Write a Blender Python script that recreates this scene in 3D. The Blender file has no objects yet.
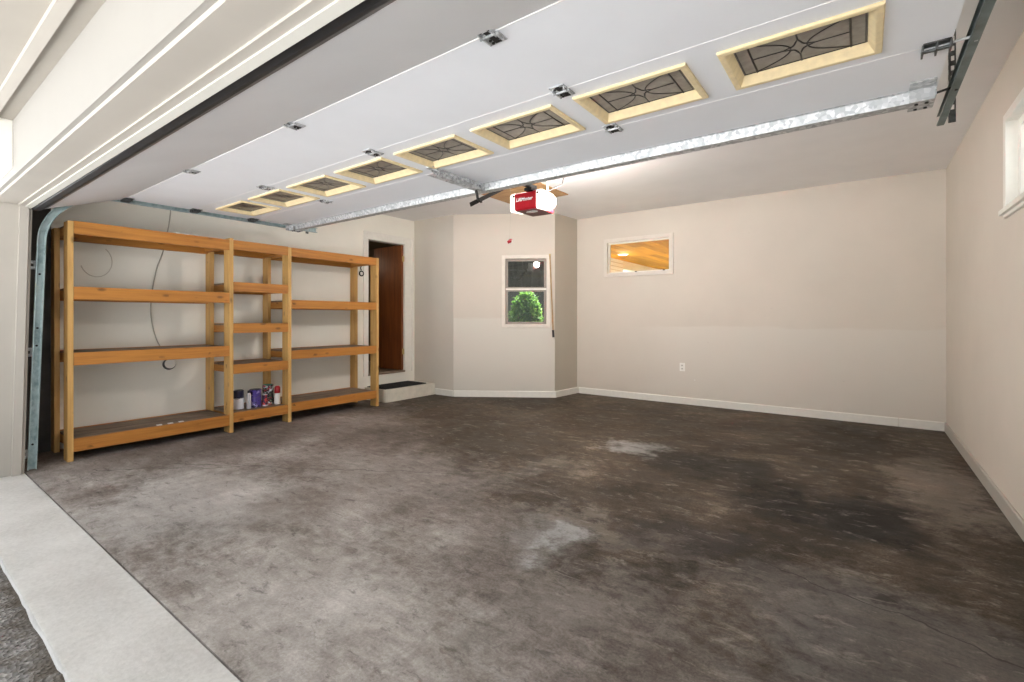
import bpy, bmesh, math, random
from mathutils import Vector, Matrix
random.seed(7)
S = bpy.context.scene
COL = S.collection
PI = math.pi

# ------------------------------------------------------------------ camera, sky, lights, exposure
cam = bpy.data.objects.new('camera', bpy.data.cameras.new('camera'))
COL.objects.link(cam)
cam.location = (0, 0, 1.2)
cam.rotation_euler = (PI / 2, 0, math.radians(36.347))
cam.data.sensor_width = 36
cam.data.lens = 477 / 1024 * 36
cam.data.shift_y = -23 / 1024
cam.data.clip_start = 0.02
S.camera = cam

w = bpy.data.worlds.new('overcast_sky')
S.world = w
w.use_nodes = True
bg = w.node_tree.nodes['Background']
bg.inputs['Color'].default_value = (0.93, 0.97, 1.0, 1)
bg.inputs['Strength'].default_value = 0.9

S.view_settings.view_transform = 'Standard'
S.view_settings.look = 'None'
S.view_settings.gamma = 1
S.view_settings.use_curve_mapping = False
S.view_settings.exposure = 1.06
S.cycles.max_bounces = 14
S.cycles.diffuse_bounces = 10
S.cycles.caustics_reflective = False
S.cycles.caustics_refractive = False
S.cycles.use_denoising = True


def lamp(name, loc, power, radius, color):
    d = bpy.data.lights.new(name, 'POINT')
    d.energy = power
    d.shadow_soft_size = radius
    d.color = color
    o = bpy.data.objects.new(name, d)
    o.location = loc
    COL.objects.link(o)
    return o


sun = bpy.data.objects.new('sun', bpy.data.lights.new('sun', 'SUN'))
sun.data.energy = 16
sun.data.angle = math.radians(0.6)
sun.data.color = (0.98, 0.98, 1.0)
sun.rotation_euler = (math.radians(-27), 0, math.radians(-8))
COL.objects.link(sun)

WARM = (1.0, 0.92, 0.85)
OPENER_W, PORCH_W, HALL_W = 31, 260, 2.2
lamp('opener_bulb_light', (-2.35, 3.905, 2.30), OPENER_W, 0.06, WARM)
lamp('opener_bulb_light', (-2.65, 3.905, 2.30), OPENER_W, 0.06, WARM)
lamp('porch_downlight', (-3.93, 9.15, 2.38), 2.5, 0.06, (1.0, 0.84, 0.6))
for sx_, sy_ in ((-3.93, 9.15), (-1.5, 9.15), (-2.6, 12.2), (0.6, 11.0)):
    spd = bpy.data.lights.new('porch_spot', 'SPOT')  # mostly unseen spots, added to light the plank ceiling off the deck
    spd.energy = PORCH_W
    spd.spot_size = math.radians(130)
    spd.color = (1.0, 0.86, 0.66)
    spd.shadow_soft_size = 0.06
    spo = bpy.data.objects.new('porch_spot', spd)
    spo.location = (sx_, sy_, 2.47)
    COL.objects.link(spo)
lamp('hallway_light', (-7.4, 4.6, 2.2), HALL_W, 0.06, (1.0, 0.8, 0.6))  # unseen lamp with no fixture, lights the hall and door slab


# ------------------------------------------------------------------ materials
class NT:
    def __init__(s, name):
        s.m = bpy.data.materials.new(name)
        s.m.use_nodes = True
        s.t = s.m.node_tree
        s.n = s.t.nodes
        s.b = s.n['Principled BSDF']

    def new(s, t, **k):
        n = s.n.new(t)
        for a, v in k.items():
            setattr(n, a, v)
        return n

    def link(s, a, b):
        s.t.links.new(a, b)

    def coord(s, kind='Object', scale=(1, 1, 1)):
        c = s.new('ShaderNodeTexCoord')
        mp = s.new('ShaderNodeMapping')
        mp.inputs['Scale'].default_value = scale
        s.link(c.outputs[kind], mp.inputs['Vector'])
        return mp.outputs[0]

    def pos(s, scale=(1, 1, 1)):
        c = s.new('ShaderNodeNewGeometry')
        mp = s.new('ShaderNodeMapping')
        mp.inputs['Scale'].default_value = scale
        s.link(c.outputs['Position'], mp.inputs['Vector'])
        return mp.outputs[0]

    def noise(s, vec, scale, detail=4, rough=0.55, dist=0.0):
        n = s.new('ShaderNodeTexNoise')
        n.inputs['Scale'].default_value = scale
        n.inputs['Detail'].default_value = detail
        n.inputs['Roughness'].default_value = rough
        n.inputs['Distortion'].default_value = dist
        s.link(vec, n.inputs['Vector'])
        return n.outputs['Fac']

    def ramp(s, fac, stops):
        r = s.new('ShaderNodeValToRGB')
        el = r.color_ramp.elements
        while len(el) < len(stops):
            el.new(0.5)
        for e, (p, c) in zip(el, stops):
            e.position = p
            e.color = (c, c, c, 1) if isinstance(c, (int, float)) else (*c, 1)
        s.link(fac, r.inputs[0])
        return r.outputs[0]

    def mix(s, fac, a, b, mode='MIX'):
        n = s.new('ShaderNodeMix', data_type='RGBA', blend_type=mode)
        for sock, v in ((n.inputs[0], fac), (n.inputs[6], a), (n.inputs[7], b)):
            if isinstance(v, (int, float)):
                sock.default_value = v
            elif isinstance(v, tuple):
                sock.default_value = (*v, 1)
            else:
                s.link(v, sock)
        return n.outputs[2]

    def math(s, op, a, b=0.0, clamp=False):
        n = s.new('ShaderNodeMath', operation=op, use_clamp=clamp)
        for i, v in enumerate((a, b)):
            if isinstance(v, (int, float)):
                n.inputs[i].default_value = v
            else:
                s.link(v, n.inputs[i])
        return n.outputs[0]

    def base(s, c, rough=0.5, metal=0.0):
        if isinstance(c, tuple):
            s.b.inputs['Base Color'].default_value = (*c, 1)
        else:
            s.link(c, s.b.inputs['Base Color'])
        s.b.inputs['Roughness'].default_value = rough
        s.b.inputs['Metallic'].default_value = metal
        return s

    def bump(s, h, strength=0.2, dist=0.01):
        n = s.new('ShaderNodeBump')
        n.inputs['Strength'].default_value = strength
        n.inputs['Distance'].default_value = dist
        s.link(h, n.inputs['Height'])
        s.link(n.outputs[0], s.b.inputs['Normal'])


def plain(name, c, rough=0.5, metal=0.0, var=0.06, scale=18):
    t = NT(name)
    f = t.noise(t.coord(), scale, 3)
    lo = tuple(max(0, k * (1 - var)) for k in c)
    hi = tuple(min(1, k * (1 + var)) for k in c)
    t.base(t.ramp(f, [(0.3, lo), (0.7, hi)]), rough, metal)
    return t.m


def wall_paint(name, c, low=None, zline=0.0, axis_lo=None, dots=True):
    """Painted drywall; a repainted lower part (low) ends at zline with a brushed edge."""
    t = NT(name)
    p = t.pos()
    f = t.noise(p, 1.3, 5, 0.6)
    col = t.ramp(f, [(0.3, tuple(k * 0.965 for k in c)), (0.7, tuple(min(1, k * 1.03) for k in c))])
    sx = t.new('ShaderNodeSeparateXYZ')
    t.link(p, sx.inputs[0])
    if low:
        edge = t.noise(t.pos((1, 1, 6)), 2.0, 4)
        zz = t.math('ADD', sx.outputs[2], t.math('MULTIPLY', t.math('SUBTRACT', edge, 0.5), 0.10))
        k = t.math('MULTIPLY', t.math('SUBTRACT', zline, zz), 40, clamp=True)
        if axis_lo is not None:
            k = t.math('MULTIPLY', k, t.math('MULTIPLY', t.math('SUBTRACT', sx.outputs[0], axis_lo), 1.2, clamp=True))
        col = t.mix(k, col, low)
    if dots:
        v = t.new('ShaderNodeTexVoronoi')
        v.inputs['Scale'].default_value = 2.3
        t.link(t.pos((1, 1, 1.4)), v.inputs['Vector'])
        d = t.math('MULTIPLY', t.math('LESS_THAN', v.outputs['Distance'], 0.028),
                   t.math('GREATER_THAN', t.noise(p, 1.7, 1), 0.53))
        col = t.mix(t.math('MULTIPLY', d, 0.7), col, (0.86, 0.84, 0.8))
        sc = t.ramp(t.noise(t.pos((1, 1, 3)), 9, 3, 0.7), [(0.70, 0.0), (0.76, 1.0)])
        col = t.mix(t.math('MULTIPLY', sc, 0.18), col, (0.30, 0.26, 0.22))
    t.base(col, 0.62)
    t.bump(t.noise(p, 60, 3), 0.06, 0.004)
    return t.m


def pine(name, axis, dark, light, rough=0.55):
    t = NT(name)
    sc = [9, 9, 9]
    sc[axis] = 0.55
    p = t.pos(tuple(sc))
    n1 = t.noise(p, 3.2, 5, 0.6, 0.6)
    col = t.ramp(n1, [(0.25, dark), (0.5, tuple((a + b) / 2 for a, b in zip(dark, light))), (0.75, light)])
    sk = [1, 1, 1]
    sk[axis] = 0.45
    v = t.new('ShaderNodeTexVoronoi')
    v.inputs['Scale'].default_value = 12
    t.link(t.pos(tuple(sk)), v.inputs['Vector'])
    k = t.ramp(v.outputs['Distance'], [(0.09, 1.0), (0.22, 0.0)])
    msk = t.math('GREATER_THAN', t.noise(t.pos(), 5.3, 1), 0.48)
    col = t.mix(t.math('MULTIPLY', t.math('MULTIPLY', k, msk), 0.75), col, tuple(c * 0.32 for c in dark))
    t.base(col, rough)
    t.bump(n1, 0.12, 0.003)
    return t.m


M = {}
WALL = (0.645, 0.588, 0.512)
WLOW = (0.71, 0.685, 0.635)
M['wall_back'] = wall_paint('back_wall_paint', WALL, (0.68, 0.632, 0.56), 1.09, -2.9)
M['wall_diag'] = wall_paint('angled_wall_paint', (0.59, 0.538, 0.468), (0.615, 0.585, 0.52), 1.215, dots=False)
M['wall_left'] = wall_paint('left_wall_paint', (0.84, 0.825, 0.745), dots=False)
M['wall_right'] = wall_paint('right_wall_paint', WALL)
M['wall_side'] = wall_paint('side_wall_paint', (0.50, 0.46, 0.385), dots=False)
M['ceiling'] = plain('ceiling_paint', (0.88, 0.875, 0.88), 0.7, var=0.02, scale=3)
M['white_trim'] = plain('white_trim_paint', (0.80, 0.78, 0.72), 0.45, var=0.03)
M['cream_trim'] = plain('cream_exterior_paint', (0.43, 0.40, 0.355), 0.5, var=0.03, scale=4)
M['white_vinyl'] = plain('white_vinyl', (0.50, 0.485, 0.44), 0.4, var=0.02)
M['door_steel'] = plain('painted_door_steel', (0.89, 0.915, 0.955), 0.42, var=0.02, scale=2.5)
M['seam_white'] = plain('white_seam_edge', (0.9, 0.9, 0.9), 0.4, var=0.01)
M['black_rubber'] = plain('black_rubber', (0.022, 0.022, 0.024), 0.6, var=0.3)
M['grey_retainer'] = plain('grey_seal_retainer', (0.16, 0.16, 0.17), 0.35, 0.2, var=0.2)
M['frame_wood'] = plain('unpainted_pale_wood', (0.86, 0.71, 0.43), 0.5, var=0.08, scale=30)
M['came'] = plain('lead_came', (0.05, 0.045, 0.04), 0.4, 0.6, var=0.3)
M['black_metal'] = plain('black_metal', (0.012, 0.011, 0.010), 0.55, 0.0, var=0.3)
M['dark_steel'] = plain('dark_steel', (0.12, 0.125, 0.125), 0.35, 0.8, var=0.4, scale=40)
M['red_plastic'] = plain('red_plastic', (0.36, 0.006, 0.014), 0.3, var=0.08)
M['dark_red'] = plain('dark_red_plastic', (0.16, 0.008, 0.016), 0.35, var=0.08)
M['white_print'] = plain('white_print', (0.85, 0.82, 0.80), 0.4, var=0.02)
M['black_mat'] = plain('black_rubber_mat', (0.012, 0.012, 0.012), 0.9, var=0.5, scale=60)
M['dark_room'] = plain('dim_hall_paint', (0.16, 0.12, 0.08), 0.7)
M['outlet'] = plain('white_plastic', (0.86, 0.85, 0.80), 0.35, var=0.02)
M['cord_grey'] = plain('grey_cord', (0.42, 0.40, 0.34), 0.6)
M['loop_grey'] = plain('faint_grey_wire', (0.56, 0.53, 0.46), 0.6)
M['cord_black'] = plain('black_wire', (0.03, 0.03, 0.03), 0.5)
M['pole_wood'] = plain('worn_pole_wood', (0.42, 0.27, 0.13), 0.5, var=0.2)
M['pole_white'] = plain('off_white_pole', (0.72, 0.66, 0.56), 0.5)
M['sash'] = plain('taupe_sash', (0.27, 0.235, 0.20), 0.5)
M['meeting_rail'] = plain('pale_meeting_rail', (0.75, 0.72, 0.66), 0.4)
M['brass'] = plain('dull_brass', (0.55, 0.42, 0.2), 0.35, 0.9)
M['galv'] = None
M['pine_y'] = pine('orange_pine_rail', 1, (0.32, 0.118, 0.018), (0.56, 0.238, 0.042))
M['pine_x'] = pine('orange_pine_cleat', 0, (0.32, 0.118, 0.018), (0.56, 0.238, 0.042))
M['pine_z'] = pine('yellow_pine_post', 2, (0.44, 0.235, 0.065), (0.66, 0.41, 0.14))

t = NT('galvanised_steel')
v = t.new('ShaderNodeTexVoronoi')
v.inputs['Scale'].default_value = 55
t.link(t.pos(), v.inputs['Vector'])
t.base(t.ramp(v.outputs['Color'], [(0.2, (0.36, 0.38, 0.39)), (0.8, (0.66, 0.67, 0.675))]), 0.42, 0.35)
M['galv'] = t.m

t = NT('teal_grey_track_steel')
p = t.pos((1, 1, 0.6))
f = t.noise(p, 14, 5, 0.7)
t.base(t.ramp(f, [(0.33, (0.22, 0.31, 0.32)), (0.55, (0.42, 0.53, 0.54)), (0.75, (0.52, 0.61, 0.60))]), 0.42, 0.25)
M['track'] = t.m

M['track_dark'] = plain('dark_track_steel', (0.13, 0.165, 0.16), 0.45, 0.2, var=0.35, scale=10)

t = NT('weathered_shelf_board')
f = t.noise(t.pos((6, 0.8, 6)), 3, 5, 0.65)
t.base(t.ramp(f, [(0.3, (0.10, 0.07, 0.05)), (0.55, (0.22, 0.16, 0.115)), (0.75, (0.33, 0.25, 0.18))]), 0.7)
M['deck'] = t.m

t = NT('attic_plywood')
f = t.noise(t.pos((1.2, 9, 9)), 3, 5, 0.6, 0.8)
t.base(t.ramp(f, [(0.3, (0.36, 0.19, 0.075)), (0.7, (0.58, 0.36, 0.17))]), 0.6)
M['plywood'] = t.m

t = NT('door_slab_wood')
f = t.noise(t.pos((7, 7, 0.5)), 3, 5, 0.6, 0.7)
t.base(t.ramp(f, [(0.3, (0.13, 0.036, 0.010)), (0.7, (0.25, 0.080, 0.020))]), 0.4)
M['slab'] = t.m

t = NT('obscure_leaded_glass')
f = t.noise(t.coord(), 30, 3)
t.base(t.ramp(f, [(0.3, (0.40, 0.36, 0.31)), (0.7, (0.50, 0.46, 0.40))]), 0.22)
t.b.inputs['Transmission Weight'].default_value = 0.35
M['obscure'] = t.m

t = NT('clear_glass')
gl = t.new('ShaderNodeBsdfGlossy')
gl.inputs['Roughness'].default_value = 0.02
tr = t.new('ShaderNodeBsdfTransparent')
tr.inputs[0].default_value = (0.93, 0.96, 0.95, 1)
mx = t.new('ShaderNodeMixShader')
fr = t.new('ShaderNodeLayerWeight')
fr.inputs[0].default_value = 0.5
t.link(t.math('ADD', t.math('MULTIPLY', t.math('POWER', fr.outputs['Facing'], 5.0), 0.6), 0.02), mx.inputs[0])
t.link(tr.outputs[0], mx.inputs[1])
t.link(gl.outputs[0], mx.inputs[2])
t.link(mx.outputs[0], t.n['Material Output'].inputs[0])
M['glass'] = t.m

t = NT('lit_white_lens')
t.base((0.92, 0.90, 0.84), 0.35)
t.b.inputs['Emission Color'].default_value = (1.0, 0.93, 0.82, 1)
t.b.inputs['Emission Strength'].default_value = 0.9
M['lens'] = t.m

t = NT('lit_downlight')
t.base((0.95, 0.9, 0.8), 0.4)
t.b.inputs['Emission Color'].default_value = (1.0, 0.86, 0.55, 1)
t.b.inputs['Emission Strength'].default_value = 6
M['downlight'] = t.m

# orange knotty planks of the porch ceiling
t = NT('orange_ceiling_planks')
f = t.noise(t.pos((8, 0.6, 1)), 3, 4, 0.6)
col = t.ramp(f, [(0.3, (0.46, 0.19, 0.010)), (0.7, (0.70, 0.35, 0.020))])
sx = t.new('ShaderNodeSeparateXYZ')
t.link(t.pos(), sx.inputs[0])
fr_ = t.math('FRACT', t.math('MULTIPLY', sx.outputs[0], 5.5))
bk = t.new('ShaderNodeTexBrick')
bk.inputs['Scale'].default_value = 1
bk.inputs['Brick Width'].default_value = 2.4
bk.inputs['Row Height'].default_value = 0.17
bk.inputs['Mortar Size'].default_value = 0.004
bk.inputs['Bias'].default_value = -0.3
bk.inputs['Color1'].default_value = (1, 1, 1, 1)
bk.inputs['Color2'].default_value = (0.30, 0.22, 0.16, 1)
bk.inputs['Mortar'].default_value = (0.3, 0.2, 0.15, 1)
cb = t.new('ShaderNodeCombineXYZ')
t.link(t.math('ADD', 0.0, 0.0), cb.inputs[2])
sy = t.new('ShaderNodeSeparateXYZ')
t.link(t.pos(), sy.inputs[0])
t.link(sy.outputs[1], cb.inputs[0]); t.link(sy.outputs[0], cb.inputs[1])
t.link(cb.outputs[0], bk.inputs['Vector'])
col = t.mix(0.8, col, bk.outputs['Color'], 'MULTIPLY')
t.base(col, 0.75)
M['planks'] = t.m

t = NT('white_lap_siding')
sx = t.new('ShaderNodeSeparateXYZ')
t.link(t.pos(), sx.inputs[0])
fr_ = t.math('FRACT', t.math('MULTIPLY', sx.outputs[2], 12))
col = t.mix(t.math('LESS_THAN', fr_, 0.14), (0.86, 0.88, 0.90), (0.50, 0.47, 0.40))
t.base(col, 0.5)
M['siding'] = t.m

t = NT('dark_fence_boards')
f = t.noise(t.pos((7, 7, 0.7)), 3, 4)
t.base(t.ramp(f, [(0.3, (0.022, 0.02, 0.018)), (0.7, (0.06, 0.05, 0.045))]), 0.8)
M['dark_fence'] = t.m

t = NT('green_leaf')
f = t.noise(t.coord(), 9, 2)
col = t.ramp(f, [(0.3, (0.06, 0.17, 0.02)), (0.7, (0.24, 0.40, 0.08))])
t.base(col, 0.5)
tl = t.new('ShaderNodeBsdfTranslucent')
t.link(col, tl.inputs[0])
mx = t.new('ShaderNodeMixShader')
mx.inputs[0].default_value = 0.5
t.link(t.b.outputs[0], mx.inputs[1]); t.link(tl.outputs[0], mx.inputs[2])
t.link(mx.outputs[0], t.n['Material Output'].inputs[0])
M['leaf'] = t.m


M['driveway'] = plain('pale_sunlit_concrete', (0.74, 0.735, 0.72), 0.8, var=0.05, scale=2)  # unseen drive, made extra pale to bounce sun into the garage
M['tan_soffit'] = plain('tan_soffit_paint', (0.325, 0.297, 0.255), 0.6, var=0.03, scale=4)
M['deck_floor'] = plain('pale_deck', (0.62, 0.55, 0.45), 0.8)
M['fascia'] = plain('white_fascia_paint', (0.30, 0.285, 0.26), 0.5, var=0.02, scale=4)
M['casing'] = plain('beige_casing_paint', (0.69, 0.635, 0.565), 0.5, var=0.03)
M['lawn'] = plain('dull_lawn', (0.10, 0.13, 0.05), 0.9, var=0.3, scale=5)


# stained concrete floor
def floor_material():
    t = NT('stained_concrete')
    p = t.pos()
    wob = t.new('ShaderNodeTexNoise')
    wob.inputs['Scale'].default_value = 1.6
    wob.inputs['Detail'].default_value = 6
    wob.inputs['Roughness'].default_value = 0.65
    t.link(p, wob.inputs['Vector'])
    vs = t.new('ShaderNodeVectorMath', operation='SUBTRACT')
    t.link(wob.outputs['Color'], vs.inputs[0])
    vs.inputs[1].default_value = (0.5, 0.5, 0.5)
    vm = t.new('ShaderNodeVectorMath', operation='SCALE')
    vm.inputs['Scale'].default_value = 1.5
    t.link(vs.outputs[0], vm.inputs[0])
    va = t.new('ShaderNodeVectorMath', operation='ADD')
    t.link(p, va.inputs[0])
    t.link(vm.outputs[0], va.inputs[1])
    q = va.outputs[0]

    def blob(x, y, rx, ry, soft=0.9):
        a = t.new('ShaderNodeVectorMath', operation='SUBTRACT')
        t.link(q, a.inputs[0])
        a.inputs[1].default_value = (x, y, 0)
        m = t.new('ShaderNodeVectorMath', operation='MULTIPLY')
        t.link(a.outputs[0], m.inputs[0])
        m.inputs[1].default_value = (1 / rx, 1 / ry, 0)
        ln = t.new('ShaderNodeVectorMath', operation='LENGTH')
        t.link(m.outputs[0], ln.inputs[0])
        return t.math('MULTIPLY', t.math('SUBTRACT', 1.0, ln.outputs['Value']), 1 / soft, clamp=True)

    fm = t.noise(p, 2.6, 10, 0.72, 0.5)
    ff = t.noise(p, 13, 9, 0.75, 0.4)
    fs = t.noise(t.pos((0.8, 2.2, 1)), 7, 8, 0.72, 0.8)
    gr = t.noise(p, 85, 4, 0.75)
    fl = t.noise(p, 0.95, 5, 0.55, 0.8)

    def stretch(n, k):                       # contrast around one half
        return t.math('ADD', 0.5, t.math('MULTIPLY', t.math('SUBTRACT', n, 0.5), k), clamp=True)

    f = t.math('ADD', t.math('MULTIPLY', stretch(fl, 2.4), 0.26), t.math('MULTIPLY', stretch(fm, 2.2), 0.24))
    f = t.math('ADD', f, t.math('MULTIPLY', stretch(ff, 1.9), 0.18))
    f = t.math('ADD', f, t.math('MULTIPLY', stretch(fs, 2.4), 0.16))
    f = t.math('ADD', f, t.math('MULTIPLY', stretch(gr, 2.4), 0.16))
    worn = t.ramp(f, [(0.22, (0.10, 0.077, 0.062)), (0.42, (0.20, 0.168, 0.149)), (0.58, (0.295, 0.266, 0.249)), (0.80, (0.47, 0.45, 0.43))])
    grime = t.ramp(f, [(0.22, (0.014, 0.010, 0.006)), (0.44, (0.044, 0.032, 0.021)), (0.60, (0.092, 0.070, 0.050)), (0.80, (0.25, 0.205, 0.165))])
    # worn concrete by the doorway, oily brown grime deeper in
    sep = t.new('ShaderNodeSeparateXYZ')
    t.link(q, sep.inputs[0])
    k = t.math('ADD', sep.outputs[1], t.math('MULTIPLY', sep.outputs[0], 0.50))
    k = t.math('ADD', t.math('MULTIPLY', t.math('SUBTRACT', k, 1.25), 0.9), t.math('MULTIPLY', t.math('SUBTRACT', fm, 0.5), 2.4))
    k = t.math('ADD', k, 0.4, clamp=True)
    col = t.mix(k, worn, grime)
    rag = t.math('ADD', t.math('MULTIPLY', t.math('SUBTRACT', ff, 0.5), 3.0), t.math('MULTIPLY', t.math('SUBTRACT', fm, 0.5), 1.6))
    for x, y, rx, ry, amt, c in [
        (-1.40, 2.30, 0.30, 0.26, 0.38, (0.42, 0.42, 0.41)),
        (-1.36, 2.30, 0.15, 0.13, 0.55, (0.50, 0.51, 0.51)),
        (-0.98, 1.82, 0.5, 0.4, 0.50, (0.27, 0.24, 0.215)),
        (-1.25, 2.55, 0.75, 0.16, 0.40, (0.30, 0.26, 0.225)),
        (-1.70, 4.15, 0.36, 0.32, 0.75, (0.36, 0.36, 0.35)),
        (-2.05, 3.35, 0.35, 0.32, 0.30, (0.27, 0.235, 0.20)),
        (-3.6, 1.3, 1.1, 0.75, 0.55, (0.50, 0.485, 0.465)),
        (-1.9, 1.15, 1.1, 0.7, 0.40, (0.50, 0.475, 0.44)),
        (-2.9, 2.4, 0.9, 0.6, 0.35, (0.36, 0.33, 0.315)),
        (0.22, 2.15, 0.7, 0.65, 0.40, (0.22, 0.21, 0.205)),
        (-0.25, 2.35, 0.5, 0.4, 0.30, (0.20, 0.19, 0.185)),
        (0.45, 4.4, 0.3, 1.3, 0.45, (0.30, 0.26, 0.22)),
        (-0.15, 3.55, 0.62, 0.55, 1.0, (0.010, 0.009, 0.009)),
        (-0.80, 4.1, 0.42, 0.5, 0.9, (0.013, 0.012, 0.009)),
        (-1.15, 4.0, 0.35, 0.4, 0.7, (0.016, 0.013, 0.010)),
        (-0.80, 2.75, 0.32, 0.30, 0.6, (0.035, 0.031, 0.034)),
        (0.02, 2.45, 0.16, 0.10, 0.8, (0.022, 0.016, 0.014)),
        (-0.05, 5.2, 0.7, 0.5, 0.55, (0.030, 0.022, 0.015)),
        (-0.9, 5.6, 0.9, 0.5, 0.45, (0.034, 0.026, 0.018)),
        (-2.9, 1.75, 0.5, 0.35, 0.45, (0.12, 0.095, 0.078)),
        (-3.4, 3.7, 1.1, 1.0, 0.5, (0.055, 0.042, 0.028)),
        (-2.4, 5.2, 1.3, 0.8, 0.45, (0.05, 0.038, 0.026)),
        (-4.9, 2.2, 0.5, 1.3, 0.5, (0.10, 0.085, 0.075)),
    ]:
        b = t.math('ADD', t.math('MULTIPLY', blob(x, y, rx, ry, 1.0), 1.9), t.math('MULTIPLY', rag, 0.6) if sum(c) > 1.0 else rag)
        b = t.math('MULTIPLY', b, t.math('MULTIPLY', blob(x, y, rx * 1.35, ry * 1.35, 0.35), 1.0), clamp=True)
        col = t.mix(t.math('MULTIPLY', b, amt * 0.9), col, c)
    lum = t.ramp(f, [(0.2, 0.50), (0.5, 1.0), (0.8, 1.5)])
    bt = t.new('ShaderNodeMix', data_type='RGBA', blend_type='MULTIPLY')
    bt.inputs[0].default_value = 0.75
    t.link(col, bt.inputs[6]); t.link(lum, bt.inputs[7])
    col = bt.outputs[2]
    # pale scuffs and dark pits
    sc = t.ramp(t.noise(t.pos((0.7, 1.8, 1)), 8.5, 7, 0.78, 0.6), [(0.555, 0.0), (0.66, 1.0)])
    col = t.mix(t.math('MULTIPLY', sc, 0.42), col, (0.40, 0.36, 0.325))
    pt = t.ramp(t.noise(t.pos((0.8, 1.7, 1)), 10, 6, 0.75, 0.5), [(0.34, 1.0), (0.44, 0.0)])
    col = t.mix(t.math('MULTIPLY', pt, 0.5), col, (0.03, 0.023, 0.018))
    # long hairline cracks
    cw = t.new('ShaderNodeTexNoise')
    cw.inputs['Scale'].default_value = 3.5
    cw.inputs['Detail'].default_value = 6
    t.link(p, cw.inputs['Vector'])
    c1 = t.new('ShaderNodeVectorMath', operation='SUBTRACT')
    t.link(cw.outputs['Color'], c1.inputs[0]); c1.inputs[1].default_value = (0.5, 0.5, 0.5)
    c2 = t.new('ShaderNodeVectorMath', operation='SCALE'); c2.inputs['Scale'].default_value = 0.22
    t.link(c1.outputs[0], c2.inputs[0])
    c3 = t.new('ShaderNodeVectorMath', operation='ADD')
    t.link(p, c3.inputs[0]); t.link(c2.outputs[0], c3.inputs[1])
    cs = t.new('ShaderNodeSeparateXYZ'); t.link(c3.outputs[0], cs.inputs[0])
    for (xa, ya), (xb, yb), wd in [((-0.9, 2.75), (0.7, 2.30), 0.0045), ((-4.6, 1.5), (-2.2, 2.9), 0.004), ((-2.2, 2.9), (0.2, 4.3), 0.003), ((-0.2, 1.5), (0.3, 1.1), 0.003), ((-4.9, 1.1), (-3.9, 1.9), 0.004)]:
        L_ = math.hypot(xb - xa, yb - ya); ux, uy = (xb - xa) / L_, (yb - ya) / L_
        al = t.math('ADD', t.math('MULTIPLY', t.math('SUBTRACT', cs.outputs[0], xa), ux), t.math('MULTIPLY', t.math('SUBTRACT', cs.outputs[1], ya), uy))
        ac = t.math('ABSOLUTE', t.math('SUBTRACT', t.math('MULTIPLY', t.math('SUBTRACT', cs.outputs[0], xa), -uy), t.math('MULTIPLY', t.math('SUBTRACT', cs.outputs[1], ya), -ux)))
        on = t.math('MULTIPLY', t.math('MULTIPLY', t.math('GREATER_THAN', al, 0.0), t.math('LESS_THAN', al, L_)), t.math('LESS_THAN', ac, wd))
        col = t.mix(t.math('MULTIPLY', on, 0.7), col, (0.03, 0.025, 0.02))
    t.base(col, 0.6)
    t.b.inputs['Specular IOR Level'].default_value = 0.22
    t.link(t.ramp(fm, [(0.35, 0.5), (0.7, 0.75)]), t.b.inputs['Roughness'])
    t.bump(f, 0.3, 0.006)
    return t.m


M['floor'] = floor_material()

t = NT('light_apron_concrete')
p = t.pos()
f = t.math('ADD', t.math('MULTIPLY', t.noise(p, 2.0, 6, 0.65), 0.6), t.math('MULTIPLY', t.noise(p, 45, 4, 0.7), 0.4))
t.base(t.ramp(f, [(0.35, (0.46, 0.445, 0.42)), (0.52, (0.58, 0.565, 0.54)), (0.68, (0.67, 0.655, 0.63))]), 0.75)
t.bump(t.noise(p, 70, 4), 0.3, 0.004)
M['apron'] = t.m

t = NT('crumbling_asphalt')
p = t.pos()
v = t.new('ShaderNodeTexVoronoi')
v.inputs['Scale'].default_value = 70
t.link(p, v.inputs['Vector'])
f = t.noise(p, 6, 6, 0.7)
col = t.ramp(v.outputs['Color'], [(0.1, (0.10, 0.095, 0.09)), (0.55, (0.26, 0.25, 0.24)), (0.9, (0.48, 0.46, 0.44))])
col = t.mix(t.ramp(f, [(0.42, 0.0), (0.62, 0.65)]), col, (0.12, 0.095, 0.07))
sy = t.new('ShaderNodeSeparateXYZ')
t.link(p, sy.inputs[0])
edge = t.math('ADD', t.math('MULTIPLY', t.math('SUBTRACT', sy.outputs[1], 0.33), 14), t.math('MULTIPLY', t.math('SUBTRACT', f, 0.5), 3), clamp=True)
col = t.mix(t.math('MULTIPLY', edge, 0.8), col, (0.075, 0.055, 0.036))
t.base(col, 0.9)
t.bump(v.outputs['Distance'], 0.9, 0.015)
M['asphalt'] = t.m


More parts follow.
